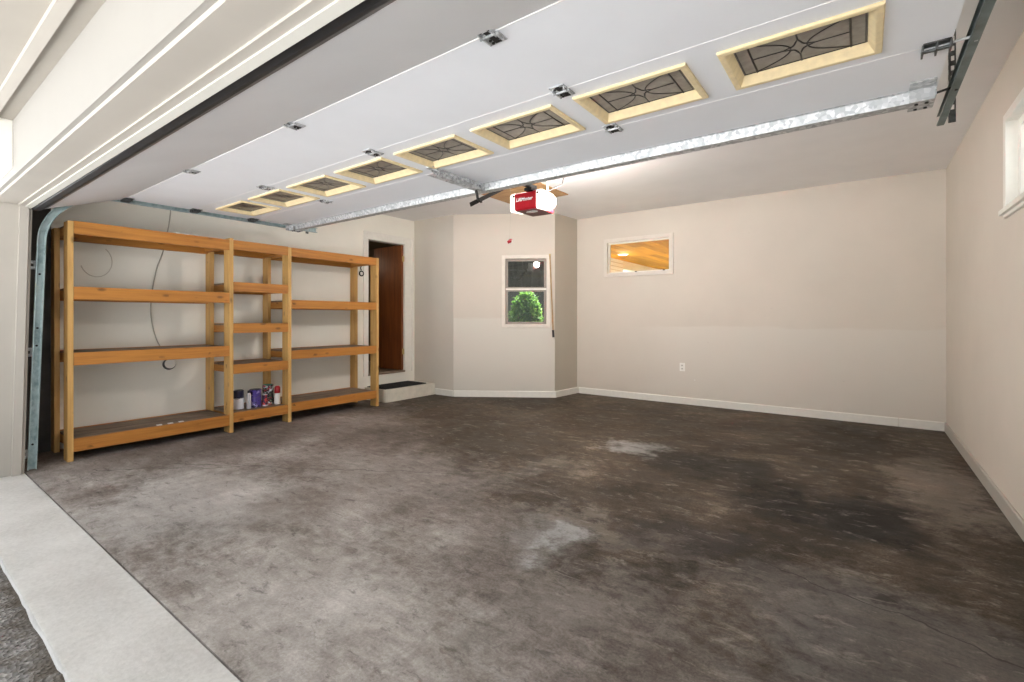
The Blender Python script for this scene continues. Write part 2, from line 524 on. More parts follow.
# ------------------------------------------------------------------ mesh helpers
class MB:
    def __init__(s):
        s.bm = bmesh.new()

    def box(s, x0, x1, y0, y1, z0, z1, bev=0.0, mat=None):
        r = bmesh.ops.create_cube(s.bm, size=1)
        vs = r['verts']
        for v in vs:
            v.co = Vector(((x0 + x1) / 2 + v.co.x * (x1 - x0), (y0 + y1) / 2 + v.co.y * (y1 - y0), (z0 + z1) / 2 + v.co.z * (z1 - z0)))
        if bev:
            es = list({e for v in vs for e in v.link_edges})
            r2 = bmesh.ops.bevel(s.bm, geom=es, offset=bev, segments=2, affect='EDGES', profile=0.7)
            vs = list({v for f in r2['faces'] for v in f.verts} | {v for v in vs if v.is_valid})
        if mat is not None:
            bmesh.ops.transform(s.bm, matrix=mat, verts=[v for v in vs if v.is_valid])
        return s

    def prism(s, pts, axis, a, b, f=None):
        """extrude a 2-D outline along an axis; f maps (point, t) to offsets"""
        def mk(p, t):
            if axis == 0:
                return Vector((t, p[0], p[1]))
            if axis == 1:
                return Vector((p[0], t, p[1]))
            return Vector((p[0], p[1], t))
        A = [s.bm.verts.new(mk(p, a)) for p in pts]
        B = [s.bm.verts.new(mk(p, b)) for p in pts]
        n = len(pts)
        for i in range(n):
            s.bm.faces.new((A[i], A[(i + 1) % n], B[(i + 1) % n], B[i]))
        s.bm.faces.new(A[::-1])
        s.bm.faces.new(B)
        return s

    def tube(s, pts, r, n=8, closed=False, flat=1.0, cap=True):
        pts = [Vector(p) for p in pts]
        rings = []
        up0 = None
        m = len(pts)
        for i, p in enumerate(pts):
            if closed:
                d = pts[(i + 1) % m] - pts[i - 1]
            else:
                d = pts[min(i + 1, m - 1)] - pts[max(i - 1, 0)]
            d.normalize()
            if up0 is None:
                up0 = Vector((0, 0, 1)) if abs(d.z) < 0.9 else Vector((0, 1, 0))
            sd = d.cross(up0)
            if sd.length < 1e-6:
                sd = Vector((1, 0, 0))
            sd.normalize()
            u = sd.cross(d)
            u.normalize()
            up0 = u
            rr = r[i] if isinstance(r, (list, tuple)) else r
            rings.append([s.bm.verts.new(p + sd * (math.cos(2 * PI * k / n) * rr) + u * (math.sin(2 * PI * k / n) * rr * flat)) for k in range(n)])
        for i in range(m if closed else m - 1):
            A, B = rings[i], rings[(i + 1) % m]
            for k in range(n):
                s.bm.faces.new((A[k], A[(k + 1) % n], B[(k + 1) % n], B[k]))
        if not closed and cap:
            s.bm.faces.new(rings[0][::-1])
            s.bm.faces.new(rings[-1])
        return s

    def lathe(s, prof, c, n=24, axis=2):
        rings = []
        for r, h in prof:
            ring = []
            for k in range(n):
                a = 2 * PI * k / n
                x, y = r * math.cos(a), r * math.sin(a)
                v = (x, y, h) if axis == 2 else ((h, x, y) if axis == 0 else (x, h, y))
                ring.append(s.bm.verts.new(Vector(c) + Vector(v)))
            rings.append(ring)
        for A, B in zip(rings, rings[1:]):
            for k in range(n):
                s.bm.faces.new((A[k], A[(k + 1) % n], B[(k + 1) % n], B[k]))
        s.bm.faces.new(rings[0][::-1])
        s.bm.faces.new(rings[-1])
        return s

    def panel(s, us, vs, d0, d1, holes, place):
        """a slab from a grid with rectangular holes; place(u, v, d) -> world point"""
        U = sorted({us[0], us[1], *[h[0] for h in holes], *[h[1] for h in holes]})
        V = sorted({vs[0], vs[1], *[h[2] for h in holes], *[h[3] for h in holes]})
        U = [u for u in U if us[0] <= u <= us[1]]
        V = [v for v in V if vs[0] <= v <= vs[1]]
        cache = {}

        def P(i, j, d):
            key = (i, j, d)
            if key not in cache:
                cache[key] = s.bm.verts.new(Vector(place(U[i], V[j], d1 if d else d0)))
            return cache[key]

        def solid(i, j):
            if not (0 <= i < len(U) - 1 and 0 <= j < len(V) - 1):
                return False
            cu, cv = (U[i] + U[i + 1]) / 2, (V[j] + V[j + 1]) / 2
            return not any(h[0] < cu < h[1] and h[2] < cv < h[3] for h in holes)
        for i in range(len(U) - 1):
            for j in range(len(V) - 1):
                if not solid(i, j):
                    continue
                s.bm.faces.new([P(i, j, 0), P(i + 1, j, 0), P(i + 1, j + 1, 0), P(i, j + 1, 0)])
                s.bm.faces.new([P(i, j, 1), P(i, j + 1, 1), P(i + 1, j + 1, 1), P(i + 1, j, 1)])
                for (di, dj, a, b) in ((-1, 0, (i, j), (i, j + 1)), (1, 0, (i + 1, j), (i + 1, j + 1)), (0, -1, (i, j), (i + 1, j)), (0, 1, (i, j + 1), (i + 1, j + 1))):
                    if not solid(i + di, j + dj):
                        s.bm.faces.new([P(*a, 0), P(*b, 0), P(*b, 1), P(*a, 1)])
        return s

    def ring_frame(s, loops):
        """bridge successive loops of 3-D points"""
        R = [[s.bm.verts.new(Vector(p)) for p in L] for L in loops]
        for A, B in zip(R, R[1:]):
            n = len(A)
            for k in range(n):
                s.bm.faces.new((A[k], A[(k + 1) % n], B[(k + 1) % n], B[k]))
        return s

    def build(s, name, mat, parent=None, origin=None, smooth=False):
        bmesh.ops.recalc_face_normals(s.bm, faces=s.bm.faces[:])
        me = bpy.data.meshes.new(name)
        org = Vector((0, 0, 0))
        if parent is not None:
            r = parent
            while r.parent is not None:
                r = r.parent
            org = Vector(r['_org']) if '_org' in r else r.location.copy()
        elif origin is not None:
            org = Vector(origin)
        bmesh.ops.translate(s.bm, verts=s.bm.verts[:], vec=-org)
        if smooth:
            for f in s.bm.faces:
                f.smooth = True
        s.bm.to_mesh(me)
        s.bm.free()
        for mm in (mat if isinstance(mat, (list, tuple)) else [mat]):
            me.materials.append(mm)
        o = bpy.data.objects.new(name, me)
        COL.objects.link(o)
        if parent is not None:
            o.parent = parent
        else:
            o.location = org
        return o


def thing(name, label, cat, loc, group=None):
    o = bpy.data.objects.new(name, None)
    o.empty_display_size = 0.1
    COL.objects.link(o)
    o.location = loc
    o['label'] = label
    o['category'] = cat
    if group:
        o['group'] = group
    return o


def tag(o, label, cat, group=None):
    o['label'] = label
    o['category'] = cat
    if group:
        o['group'] = group
    return o


def struct(o, label=None, cat=None):
    o['kind'] = 'structure'
    if label:
        o['label'] = label
        o['category'] = cat
    return o


def copy_part(o, parent, dx=(0, 0, 0)):
    c = o.copy()
    COL.objects.link(c)
    c.parent = parent
    c.location = Vector(o.location) + Vector(dx)
    return c


def arc(c, r, a0, a1, n, plane='xy', ry=None):
    out = []
    for i in range(n + 1):
        a = a0 + (a1 - a0) * i / n
        u, v_ = r * math.cos(a), (ry or r) * math.sin(a)
        if plane == 'xy':
            out.append((c[0] + u, c[1] + v_, c[2]))
        elif plane == 'yz':
            out.append((c[0], c[1] + u, c[2] + v_))
        else:
            out.append((c[0] + u, c[1], c[2] + v_))
    return out


# ------------------------------------------------------------------ the setting
LX, RX, BY, CZ = -5.918, 0.71, 6.79, 2.782
T = 0.12
P1 = Vector((LX, 5.345)); P2 = Vector((-5.045, 5.345)); P3 = Vector((-3.745, 6.180)); P4 = Vector((-3.69, BY))

# floor slab, apron and drive
m = MB()
out = [(LX - T, 0.745), (RX + T, 0.745), (RX + T, BY + T), (-3.9, BY + T), (-5.2, 5.9), (LX - T, 5.46)]
m.prism(out, 2, -0.12, 0.0)
struct(m.build('floor', M['floor']), 'stained brown concrete garage floor with pale worn patches', 'floor')
m = MB()
m.box(-9, 4, 0.405, 0.738, -0.14, 0.001, 0.006)
struct(m.build('apron', M['apron']), 'pale concrete apron strip across the garage doorway', 'threshold')
m = MB()
nx, ny = 90, 36
grid = [[m.bm.verts.new((-6 + 7 * i / nx, -1.6 + 2.0 * j / ny, -0.020 + random.uniform(-0.011, 0.011))) for j in range(ny + 1)] for i in range(nx + 1)]
for i in range(nx):
    for j in range(ny):
        m.bm.faces.new((grid[i][j], grid[i + 1][j], grid[i + 1][j + 1], grid[i][j + 1]))
struct(m.build('ground', M['asphalt'], smooth=False), 'crumbling grey asphalt driveway in front of the pale apron', 'driveway')
m = MB()
m.box(-22, 18, -24, -1.58, -0.2, -0.03)
struct(m.build('driveway', M['driveway']))  # unseen pale drive that bounces sun into the garage

# ceiling
m = MB()
m.box(LX - 0.3, RX + 0.3, 0.60, BY + 0.25, CZ, CZ + 0.15)
struct(m.build('ceiling', M['ceiling']), 'smooth off-white garage ceiling above the raised door', 'ceiling')

# left wall with house door opening
DY0, DY1, DZ0, DZ1 = 4.425, 5.135, 0.36, 2.385
m = MB()
m.panel((0.60, 5.46), (0, CZ), 0, -T, [(DY0, DY1, DZ0, DZ1)], lambda u, v_, d: (LX + d, u, v_))
struct(m.build('wall_left', M['wall_left']), 'beige left wall behind the timber shelving', 'wall')
# short wall facing the camera beside the step
m = MB()
m.box(P1.x - T, P2.x, P1.y, P1.y + T, 0, CZ)
struct(m.build('wall_recess', wall_paint('recess_wall_paint', (0.62, 0.575, 0.505), dots=False)), 'narrow beige wall between the house door and angled wall', 'wall')

# angled wall with window opening
dv = (P3 - P2); DL = dv.length; du = dv / DL; nrm = Vector((-du.y, du.x))   # nrm points away from the room


def diag(u, z, d):
    q = P2 + du * u + nrm * d
    return (q.x, q.y, z)


W2 = (0.795, 1.42, 1.105, 2.10)
m = MB()
m.panel((0, DL), (0, CZ), 0, T, [W2], lambda u, v_, d: diag(u, v_, d))
struct(m.build('wall_angled', M['wall_diag']), 'angled beige wall holding the tall window', 'wall')
# return wall
m = MB()
m.prism([(P3.x, P3.y), (P4.x, BY + T), (P4.x - T, BY + T), (P3.x - T, P3.y + 0.01)], 2, 0, CZ)
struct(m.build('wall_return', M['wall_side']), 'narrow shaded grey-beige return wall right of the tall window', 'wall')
# back wall
W1 = (-3.170, -2.215, 1.88, 2.352)
m = MB()
m.panel((P4.x - T, RX + T), (0, CZ), 0, T, [W1], lambda u, v_, d: (u, BY + d, v_))
struct(m.build('wall_back', M['wall_back']), 'wide beige back wall with a small high window', 'wall')
# right wall
W3 = (2.95, 4.10, 1.86, 2.39)
m = MB()
m.panel((0.60, BY + T), (0, CZ), 0, T, [W3], lambda u, v_, d: (RX + d, u, v_))
struct(m.build('wall_right', M['wall_right']), 'beige right wall with a high white window', 'wall')
# front wall with the garage doorway (leans slightly inward)
LEAN = 0.0215


def hz(x):            # slight sag of the old header
    return -0.0063 * (x + 1.05)


OX0, OX1 = -5.215, 0.30
m = MB()
m.panel((LX - T, RX + T), (0, CZ), 0, 0.10, [(OX0 - 0.02, OX1 + 0.02, -0.001, 2.10)], lambda u, v_, d: (u, 0.63 + d + LEAN * v_, v_))
struct(m.build('wall_front', M['cream_trim']), 'front garage wall around the wide doorway', 'wall')


def head_strip(name, prof, mat, x0=-5.45, x1=0.55, label=None):
    """profile in (y, height above 1.2 m) extruded along the header, following its sag"""
    mm = MB()
    A = [mm.bm.verts.new((x0, y, 1.2 + z + hz(x0))) for y, z in prof]
    B = [mm.bm.verts.new((x1, y, 1.2 + z + hz(x1))) for y, z in prof]
    n = len(prof)
    for i in range(n):
        mm.bm.faces.new((A[i], A[(i + 1) % n], B[(i + 1) % n], B[i]))
    mm.bm.faces.new(A[::-1]); mm.bm.faces.new(B)
    o = mm.build(name, mat)
    struct(o, label, 'trim' if label else None)
    return o


# head jamb, stop, vinyl seal, exterior fascia, soffit strip, moulding, soffit
head_strip('trim_1', [(0.573, 0.845), (0.76, 0.845), (0.76, 0.90), (0.573, 0.90)], M['cream_trim'], label='beige underside of the doorway head above the apron')
head_strip('trim_2', [(0.700, 0.835), (0.736, 0.835), (0.736, 0.846), (0.700, 0.846)], M['cream_trim'], label='thin beige stop moulding along the doorway head')
head_strip('trim_3', [(0.735, 0.8275), (0.768, 0.8215), (0.768, 0.835), (0.735, 0.8385)], M['white_vinyl'], label='cream weather strip along the doorway head')
head_strip('trim_4', [(0.552, 0.864), (0.63, 0.864), (0.63, 1.35), (0.552, 1.35)], M['fascia'], -6.6, 1.6, label='white fascia board above the garage doorway')
head_strip('trim_5', [(0.478, 1.214), (0.56, 1.214), (0.56, 1.26), (0.478, 1.26)], M['tan_soffit'], -4.28, 1.6, label='beige soffit strip above the white fascia')
head_strip('trim_6', [(0.431, 1.190), (0.475, 1.190), (0.479, 1.27), (0.431, 1.27)], M['cream_trim'], -6.6, 1.6, label='cream moulding strip under the eave')
head_strip('trim_7', [(-0.25, 1.235), (0.434, 1.214), (0.434, 1.30), (-0.25, 1.30)], M['tan_soffit'], -6.6, 1.6, label='beige eave soffit at the upper left corner')
m = MB()
m.box(-6.6, -4.28, 0.44, 0.552, 2.14, 2.45, 0.004)
struct(m.build('trim_8', M['white_trim']), 'boxed white beam end under the eave', 'trim')
m = MB()
m.box(-6.6, 1.6, -0.25, 0.75, 2.52, 2.60)
m.box(-6.5, -4.0, 5.5, 7.25, CZ + 0.15, CZ + 0.22)  # added unseen slab that keeps sun out of the angled window
struct(m.build('roof', M['dark_fence']))


# side jambs (lean like the wall)
def side_jamb(name, x, sgn, label):
    mm = MB()
    # outline in plan (x, y); sgn=+1: the room side of the jamb faces +x
    prof = [(x, 0.662), (x + sgn * 0.036, 0.662), (x + sgn * 0.036, 0.676), (x + sgn * 0.036, 0.712), (x + sgn * 0.012, 0.718), (x, 0.718), (x, 0.735), (x - sgn * 0.16, 0.735), (x - sgn * 0.16, 0.49), (x, 0.49)]
    zt = 2.07
    A = [mm.bm.verts.new((a, b, 0.002)) for a, b in prof]
    B = [mm.bm.verts.new((a, b + LEAN * zt, zt)) for a, b in prof]
    n = len(prof)
    for i in range(n):
        mm.bm.faces.new((A[i], A[(i + 1) % n], B[(i + 1) % n], B[i]))
    mm.bm.faces.new(A[::-1]); mm.bm.faces.new(B)
    return struct(mm.build(name, M['cream_trim']), label, 'trim')


side_jamb('trim_9', -5.215, 1, 'beige left jamb of the garage doorway')
side_jamb('trim_10', 0.33, -1, 'beige right jamb of the garage doorway')

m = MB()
m.box(LX + 0.0005, LX + 0.014, 0.775, 1.0015, 0.0, 2.32, 0.002)  # thin strip whose dark colour stands in for the corner shade
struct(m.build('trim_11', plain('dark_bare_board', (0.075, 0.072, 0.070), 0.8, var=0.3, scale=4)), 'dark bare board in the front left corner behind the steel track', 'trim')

# baseboards
BH = 0.095


def base_run(name, a, b, label, inward, h=BH, mat='white_trim'):
    a = Vector(a); b = Vector(b)
    iw = Vector(inward)
    mm = MB()
    prof = [(0, 0), (0.016, 0), (0.016, h - 0.008), (0.010, h), (0, h)]
    A = [mm.bm.verts.new((a.x + iw.x * d, a.y + iw.y * d, z)) for d, z in prof]
    B = [mm.bm.verts.new((b.x + iw.x * d, b.y + iw.y * d, z)) for d, z in prof]
    n = len(prof)
    for i in range(n):
        mm.bm.faces.new((A[i], A[(i + 1) % n], B[(i + 1) % n], B[i]))
    mm.bm.faces.new(A[::-1]); mm.bm.faces.new(B)
    return struct(mm.build(name, M[mat]), label, 'baseboard')


base_run('baseboard_back', (P4.x + 0.03, BY), (0.312, BY), 'long white baseboard along the back wall', (0, -1))
base_run('baseboard_corner', (0.318, BY), (RX - 0.016, BY), 'short white baseboard piece in the back right corner', (0, -1))
base_run('baseboard_right', (RX, 0.8), (RX, BY), 'dull white baseboard along the right wall', (-1, 0), mat='cream_trim')
base_run('baseboard_angled', P2 + du * 0.01, P2 + du * (DL), 'white baseboard under the angled wall', -nrm)
rn = Vector((P4.y - P3.y, -(P4.x - P3.x))).normalized()
base_run('baseboard_return', P3, P4, 'white baseboard under the narrow return wall', rn)
base_run('baseboard_recess', (-5.43, P1.y), (P2.x, P2.y), 'short white baseboard right of the entry step', (0, -1))


# ---- windows
def casing(place, h, wd, proud, mat, name, parent, sill=None):
    """flat mitred casing around hole h=(u0,u1,v0,v1), on the room side (negative d)"""
    u0, u1, v0, v1 = h
    mm = MB()

    def loop(o, d):
        return [place(u0 - o, v0 - o, d), place(u1 + o, v0 - o, d), place(u1 + o, v1 + o, d), place(u0 - o, v1 + o, d)]
    mm.ring_frame([loop(wd, 0.0), loop(wd, -proud), loop(wd - 0.004, -proud - 0.003), loop(0.004, -proud - 0.003), loop(-0.0015, -proud), loop(-0.0015, 0.03), loop(-0.0015, 0.06)])
    return mm.build(name, mat, parent)


def frame_loop(place, h, wd, d0, d1, name, mat, parent):
    u0, u1, v0, v1 = h
    mm = MB()

    def loop(o, d):
        return [place(u0 + o, v0 + o, d), place(u1 - o, v0 + o, d), place(u1 - o, v1 - o, d), place(u0 + o, v1 - o, d)]
    mm.ring_frame([loop(0, d0), loop(wd, d0), loop(wd, d1), loop(0, d1), loop(0, d0)])
    return mm.build(name, mat, parent)


def slab(place, h, d0, d1, name, mat, parent):
    mm = MB()
    mm.panel((h[0], h[1]), (h[2], h[3]), d0, d1, [], place)
    return mm.build(name, mat, parent)


bp = lambda u, v_, d: (u, BY + d, v_)
win = thing('window_1', 'small high window on the back wall showing an orange plank ceiling', 'window', (-2.67, BY, 1.88)); win['kind'] = 'structure'
casing(bp, W1, 0.055, 0.014, M['casing'], 'window_casing', win)
frame_loop(bp, W1, 0.02, 0.035, 0.075, 'window_frame', M['white_trim'], win)
slab(bp, (W1[0] + 0.02, W1[1] - 0.02, W1[2] + 0.02, W1[3] - 0.02), 0.05, 0.055, 'glass_pane', M['glass'], win)
for u in (-2.72, -2.30):
    mm = MB(); mm.box(u - 0.012, u + 0.012, BY - 0.004, BY + 0.035, W1[2] + 0.001, W1[2] + 0.016, 0.003)
    mm.build('window_latch', M['black_metal'], win)

win = thing('window_2', 'tall two-sash window on the angled wall', 'window', diag(1.107, 1.105, 0)); win['kind'] = 'structure'
casing(diag, W2, 0.052, 0.014, M['casing'], 'window_casing', win)
mid = 1.637
up = (W2[0] + 0.004, W2[1] - 0.004, mid, W2[3] - 0.002)
lo = (W2[0] + 0.004, W2[1] - 0.004, W2[2] + 0.002, mid)
frame_loop(diag, up, 0.034, 0.03, 0.06, 'upper_sash', M['sash'], win)
frame_loop(diag, lo, 0.034, 0.02, 0.05, 'lower_sash', M['sash'], win)
mm = MB(); mm.panel((W2[0] + 0.003, W2[1] - 0.003), (mid - 0.012, mid + 0.012), 0.008, 0.034, [], diag)
mm.build('meeting_rail', M['meeting_rail'], win)
slab(diag, (up[0] + 0.03, up[1] - 0.03, up[2] + 0.01, up[3] - 0.03), 0.045, 0.049, 'glass_pane', M['glass'], win)
slab(diag, (lo[0] + 0.03, lo[1] - 0.03, lo[2] + 0.03, lo[3] - 0.01), 0.033, 0.037, 'glass_pane', M['glass'], win)

rp = lambda u, v_, d: (RX + d, u, v_)
win = thing('window_3', 'white framed window high on the right wall at the photo edge', 'window', (RX, 3.5, 1.86)); win['kind'] = 'structure'
casing(rp, W3, 0.05, 0.014, M['white_trim'], 'window_casing', win)
mm = MB(); mm.box(RX - 0.035, RX + 0.02, W3[0] - 0.07, W3[1] + 0.07, W3[2] - 0.03, W3[2], 0.004)
mm.build('window_sill', M['white_trim'], win)
frame_loop(rp, W3, 0.05, 0.04, 0.09, 'window_frame', M['outlet'], win)
frame_loop(rp, (W3[0] + 0.05, 3.55, W3[2] + 0.05, W3[3] - 0.05), 0.035, 0.045, 0.07, 'sliding_sash', M['outlet'], win)
frame_loop(rp, (3.50, W3[1] - 0.05, W3[2] + 0.05, W3[3] - 0.05), 0.035, 0.06, 0.085, 'fixed_sash', M['outlet'], win)
slab(rp, (W3[0] + 0.08, W3[1] - 0.08, W3[2] + 0.08, W3[3] - 0.08), 0.070, 0.074, 'glass_pane', M['glass'], win)

# ---- house door in the left wall
lp = lambda u, v_, d: (LX - d, u, v_)
door = thing('door_1', 'open brown wooden house door at the end of the shelving', 'door', (LX, 4.78, DZ0)); door['kind'] = 'structure'
mm = MB()
u0, u1, v0, v1 = DY0, DY1, DZ0, DZ1


def dloop(o, d):
    return [lp(u0 - o, v0 - 0.02, d), lp(u0 - o, v1 + o, d), lp(u1 + o * 1.0, v1 + o, d), lp(u1 + o, v0 - 0.02, d)]


for (a0, a1, b0, b1) in ((DY0 - 0.075, DY0 + 0.008, DZ0 - 0.02, DZ1 + 0.085), (DY1 - 0.008, DY1 + 0.16, DZ0 - 0.02, DZ1 + 0.085), (DY0 + 0.008, DY1 - 0.008, DZ1 - 0.008, DZ1 + 0.085)):
    mm.box(LX - 0.002, LX + 0.018, a0, a1, b0, b1, 0.003)
mm.box(LX - 0.002, LX + 0.026, DY1 + 0.13, DY1 + 0.165, DZ0 - 0.02, DZ1 + 0.09, 0.003)
mm.box(LX - 0.002, LX + 0.026, DY0 - 0.08, DY1 + 0.165, DZ1 + 0.08, DZ1 + 0.10, 0.003)
mm.build('door_casing', M['white_trim'], door)
mm = MB()
mm.box(LX - 0.13, LX, DY0 - 0.001, DY0 + 0.012, DZ0, DZ1)
mm.box(LX - 0.13, LX, DY1 - 0.012, DY1 + 0.001, DZ0, DZ1)
mm.box(LX - 0.13, LX, DY0 + 0.012, DY1 - 0.012, DZ1 - 0.014, DZ1 + 0.001)
mm.build('door_jamb', M['white_trim'], door)
mm = MB(); mm.box(LX - 0.13, LX + 0.02, DY0, DY1, DZ0 - 0.02, DZ0 + 0.004, 0.003)
mm.build('door_sill', M['deck'], door)
mm = MB(); mm.box(LX - 0.70, LX - 0.012, DY1 - 0.052, DY1 - 0.014, DZ0 + 0.012, DZ1 - 0.022, 0.003)
slb = mm.build('door_slab', M['slab'], door)
mm = MB()
mm.lathe([(0.012, 0), (0.012, 0.03), (0.026, 0.045), (0.028, 0.062), (0.018, 0.072)], (LX - 0.64, DY1 - 0.052, DZ0 + 0.93), 16, 1)
for v_ in mm.bm.verts:
    v_.co.y = 2 * (DY1 - 0.052) - v_.co.y
mm.build('door_knob', M['brass'], slb, smooth=True)
for z in (0.62, 2.10):
    mm = MB(); mm.tube([(LX - 0.004, DY1 - 0.014, z), (LX - 0.004, DY1 - 0.014, z + 0.09)], 0.009)
    mm.box(LX - 0.004, LX - 0.002, DY1 - 0.045, DY1 - 0.016, z, z + 0.09)
    mm.build('door_hinge', M['brass'], door)

# hall behind the door
m = MB()
m.box(-8.0, LX - 0.131, 3.9, 6.0, 0.24, 0.355)
struct(m.build('floor_hall', M['dark_room']))
m = MB()
m.box(-8.0, LX - 0.131, 3.8, 3.9, 0.24, 2.6); m.box(-8.0, -5.93, 5.9, 6.0, 0.24, 2.6); m.box(-8.1, -8.0, 3.8, 6.0, 0.24, 2.6)
struct(m.build('wall_hall', M['dark_room']))
m = MB()
m.box(-8.1, LX - 0.131, 3.8, 6.0, 2.55, 2.65)
struct(m.build('ceiling_hall', M['dark_room']))

# ---- porch seen through the small back window
m = MB()
m.box(-4.40, 3.2, BY + T + 0.002, 15.5, 2.50, 2.56)
struct(m.build('ceiling_porch', M['planks']), 'orange plank ceiling seen through the small back window', 'ceiling')
m = MB()
m.box(-4.52, -4.38, 9.2, 10.19, 0, 2.50)
struct(m.build('wall_porch', M['siding']), 'white lap siding seen in the corner of the small back window', 'wall')
m = MB()
m.box(-4.50, -4.38, 10.19, 15.5, 2.32, 2.50, 0.004)
struct(m.build('beam_porch', M['white_trim']), 'cream beam under the orange ceiling in the small back window', 'beam')
m = MB()
m.box(3.1, 3.2, BY + 0.24, 15.5, 0, 2.5); m.box(-4.4, 3.2, 15.4, 15.5, 0, 2.5)
struct(m.build('wall_yard', M['siding']))
m = MB()
m.box(-14, 6, 5.6, 20, -0.3, -0.13)
struct(m.build('ground_yard', M['lawn']))
m = MB()
m.box(-4.36, 3.05, BY + T + 0.01, 15.4, -0.13, -0.08)
struct(m.build('floor_porch', M['deck_floor']))  # unseen deck, kept pale to bounce the spots onto the ceiling
dl = thing('ceiling_light', 'small lit round downlight in the orange ceiling beyond the back window', 'light', (-3.93, 9.15, 2.5))
mm = MB(); mm.lathe([(0.115, 0.0), (0.115, -0.010), (0.095, -0.018), (0.085, -0.012)], (-3.93, 9.15, 2.5), 28); mm.build('trim_ring', M['white_trim'], dl, smooth=True)
mm = MB(); mm.lathe([(0.084, -0.010), (0.084, -0.016), (0.05, -0.022)], (-3.93, 9.15, 2.5), 28); mm.build('bulb', M['downlight'], dl, smooth=True)

# dark fence and shrub added behind the angled window in place of its reflection
m = MB()
for i in range(16):
    x = -8.2 + 0.24 * i
    m.box(x, x + 0.232, 8.6 + random.uniform(0, 0.01), 8.64, -0.13, 2.6, 0.003)
backdrop = tag(m.build('board_fence', M['dark_fence'], origin=(-6.3, 8.62, -0.13)), 'dark board fence behind the green shrub in the angled wall window', 'fence')
sh = thing('leafy_shrub', 'bright green leafy shrub seen through the lower sash of the angled wall window', 'shrub', (-5.36, 7.75, -0.13))
m = MB()
for k in range(7):
    a = random.uniform(0, 2 * PI)
    r = random.uniform(0.1, 0.3)
    m.tube([(-5.36, 7.75, -0.13), (-5.36 + 0.4 * r * math.cos(a), 7.75 + 0.4 * r * math.sin(a), 0.6), (-5.36 + r * math.cos(a), 7.75 + r * math.sin(a), 1.3)], [0.02, 0.014, 0.006], 6)
m.build('stem', M['pole_wood'], sh)
m = MB()
for k in range(3400):
    th, ph = random.uniform(0, 2 * PI), math.acos(random.uniform(-1, 1))
    rr = random.uniform(0.55, 1.0) ** 0.6
    c = Vector((-5.36 + 0.34 * rr * math.sin(ph) * math.cos(th), 7.75 + 0.27 * rr * math.sin(ph) * math.sin(th), 1.18 + 0.56 * rr * math.cos(ph)))
    rot = Matrix.Rotation(random.uniform(0, 2 * PI), 3, 'Z') @ Matrix.Rotation(random.uniform(-1.2, 1.2), 3, 'X')
    L, Wd = random.uniform(0.05, 0.085), random.uniform(0.018, 0.03)
    q = [(0, 0, 0), (Wd, L * 0.45, 0.006), (0, L, -0.008), (-Wd, L * 0.45, 0.006)]
    vs = [m.bm.verts.new(c + rot @ Vector(p_)) for p_ in q]
    m.bm.faces.new((vs[0], vs[1], vs[2])); m.bm.faces.new((vs[0], vs[2], vs[3]))
m.build('foliage', M['leaf'], sh)

# ------------------------------------------------------------------ entry step and mat
m = MB()
sx0, sx1, sy0, sy1, szz = LX + 0.001, -5.43, 4.375, 5.335, 0.178
r = 0.07
plan = [(sx0, sy0), (sx1 - r, sy0)] + [(sx1 - r + r * math.sin(a), sy0 + r - r * math.cos(a)) for a in (PI / 8, PI / 4, 3 * PI / 8)] + [(sx1, sy0 + r), (sx1, sy1), (sx0, sy1)]
m.prism(plan, 2, 0.0, szz)
tag(m.build('entry_step', plain('painted_step', (0.66, 0.63, 0.54), 0.6, var=0.1, scale=8), origin=((sx0 + sx1) / 2, 4.85, 0)), 'low off-white painted step below the house door', 'step')
m = MB()
m.box(sx0 + 0.02, sx1 - 0.055, sy0 + 0.03, 5.20, szz, szz + 0.012, 0.004)
for i in range(14):
    x = sx0 + 0.035 + i * 0.03
    m.box(x, x + 0.012, sy0 + 0.05, 5.18, szz + 0.011, szz + 0.017)
tag(m.build('doormat', M['black_mat'], origin=(-5.68, 4.8, szz)), 'black ribbed doormat lying on the entry step', 'mat')

# ------------------------------------------------------------------ timber shelving
SF, SB = -5.32, -5.882      # front plane and back plane (x)
sh = thing('shelving_unit', 'long orange pine shelving of three bays along the left wall', 'shelving', (-5.61, 2.59, 0))
posts = [(1.003, 1.041), (2.262, 2.300), (2.892, 2.930), (4.127, 4.165)]
ptop = [2.012, 2.036, 2.015, 2.018]
for (a, b), zt in zip(posts, ptop):
    mm = MB(); mm.box(SF - 0.135, SF, a, b, 0, zt, 0.004); mm.build('front_post', M['pine_z'], sh)
    mm = MB(); mm.box(LX + 0.004, SB + 0.093, a, b, 0, zt - 0.01, 0.004); mm.build('rear_post', M['pine_z'], sh)
bays = [
    (posts[0][1], posts[1][0], [2.014, 1.462, 0.908, 0.188], 0.108),
    (posts[1][1], posts[2][0], [2.022, 1.580, 1.138, 0.712, 0.203], 0.100),
    (posts[2][1], posts[3][0], [2.013, 1.410, 0.820, 0.216], 0.101),
]
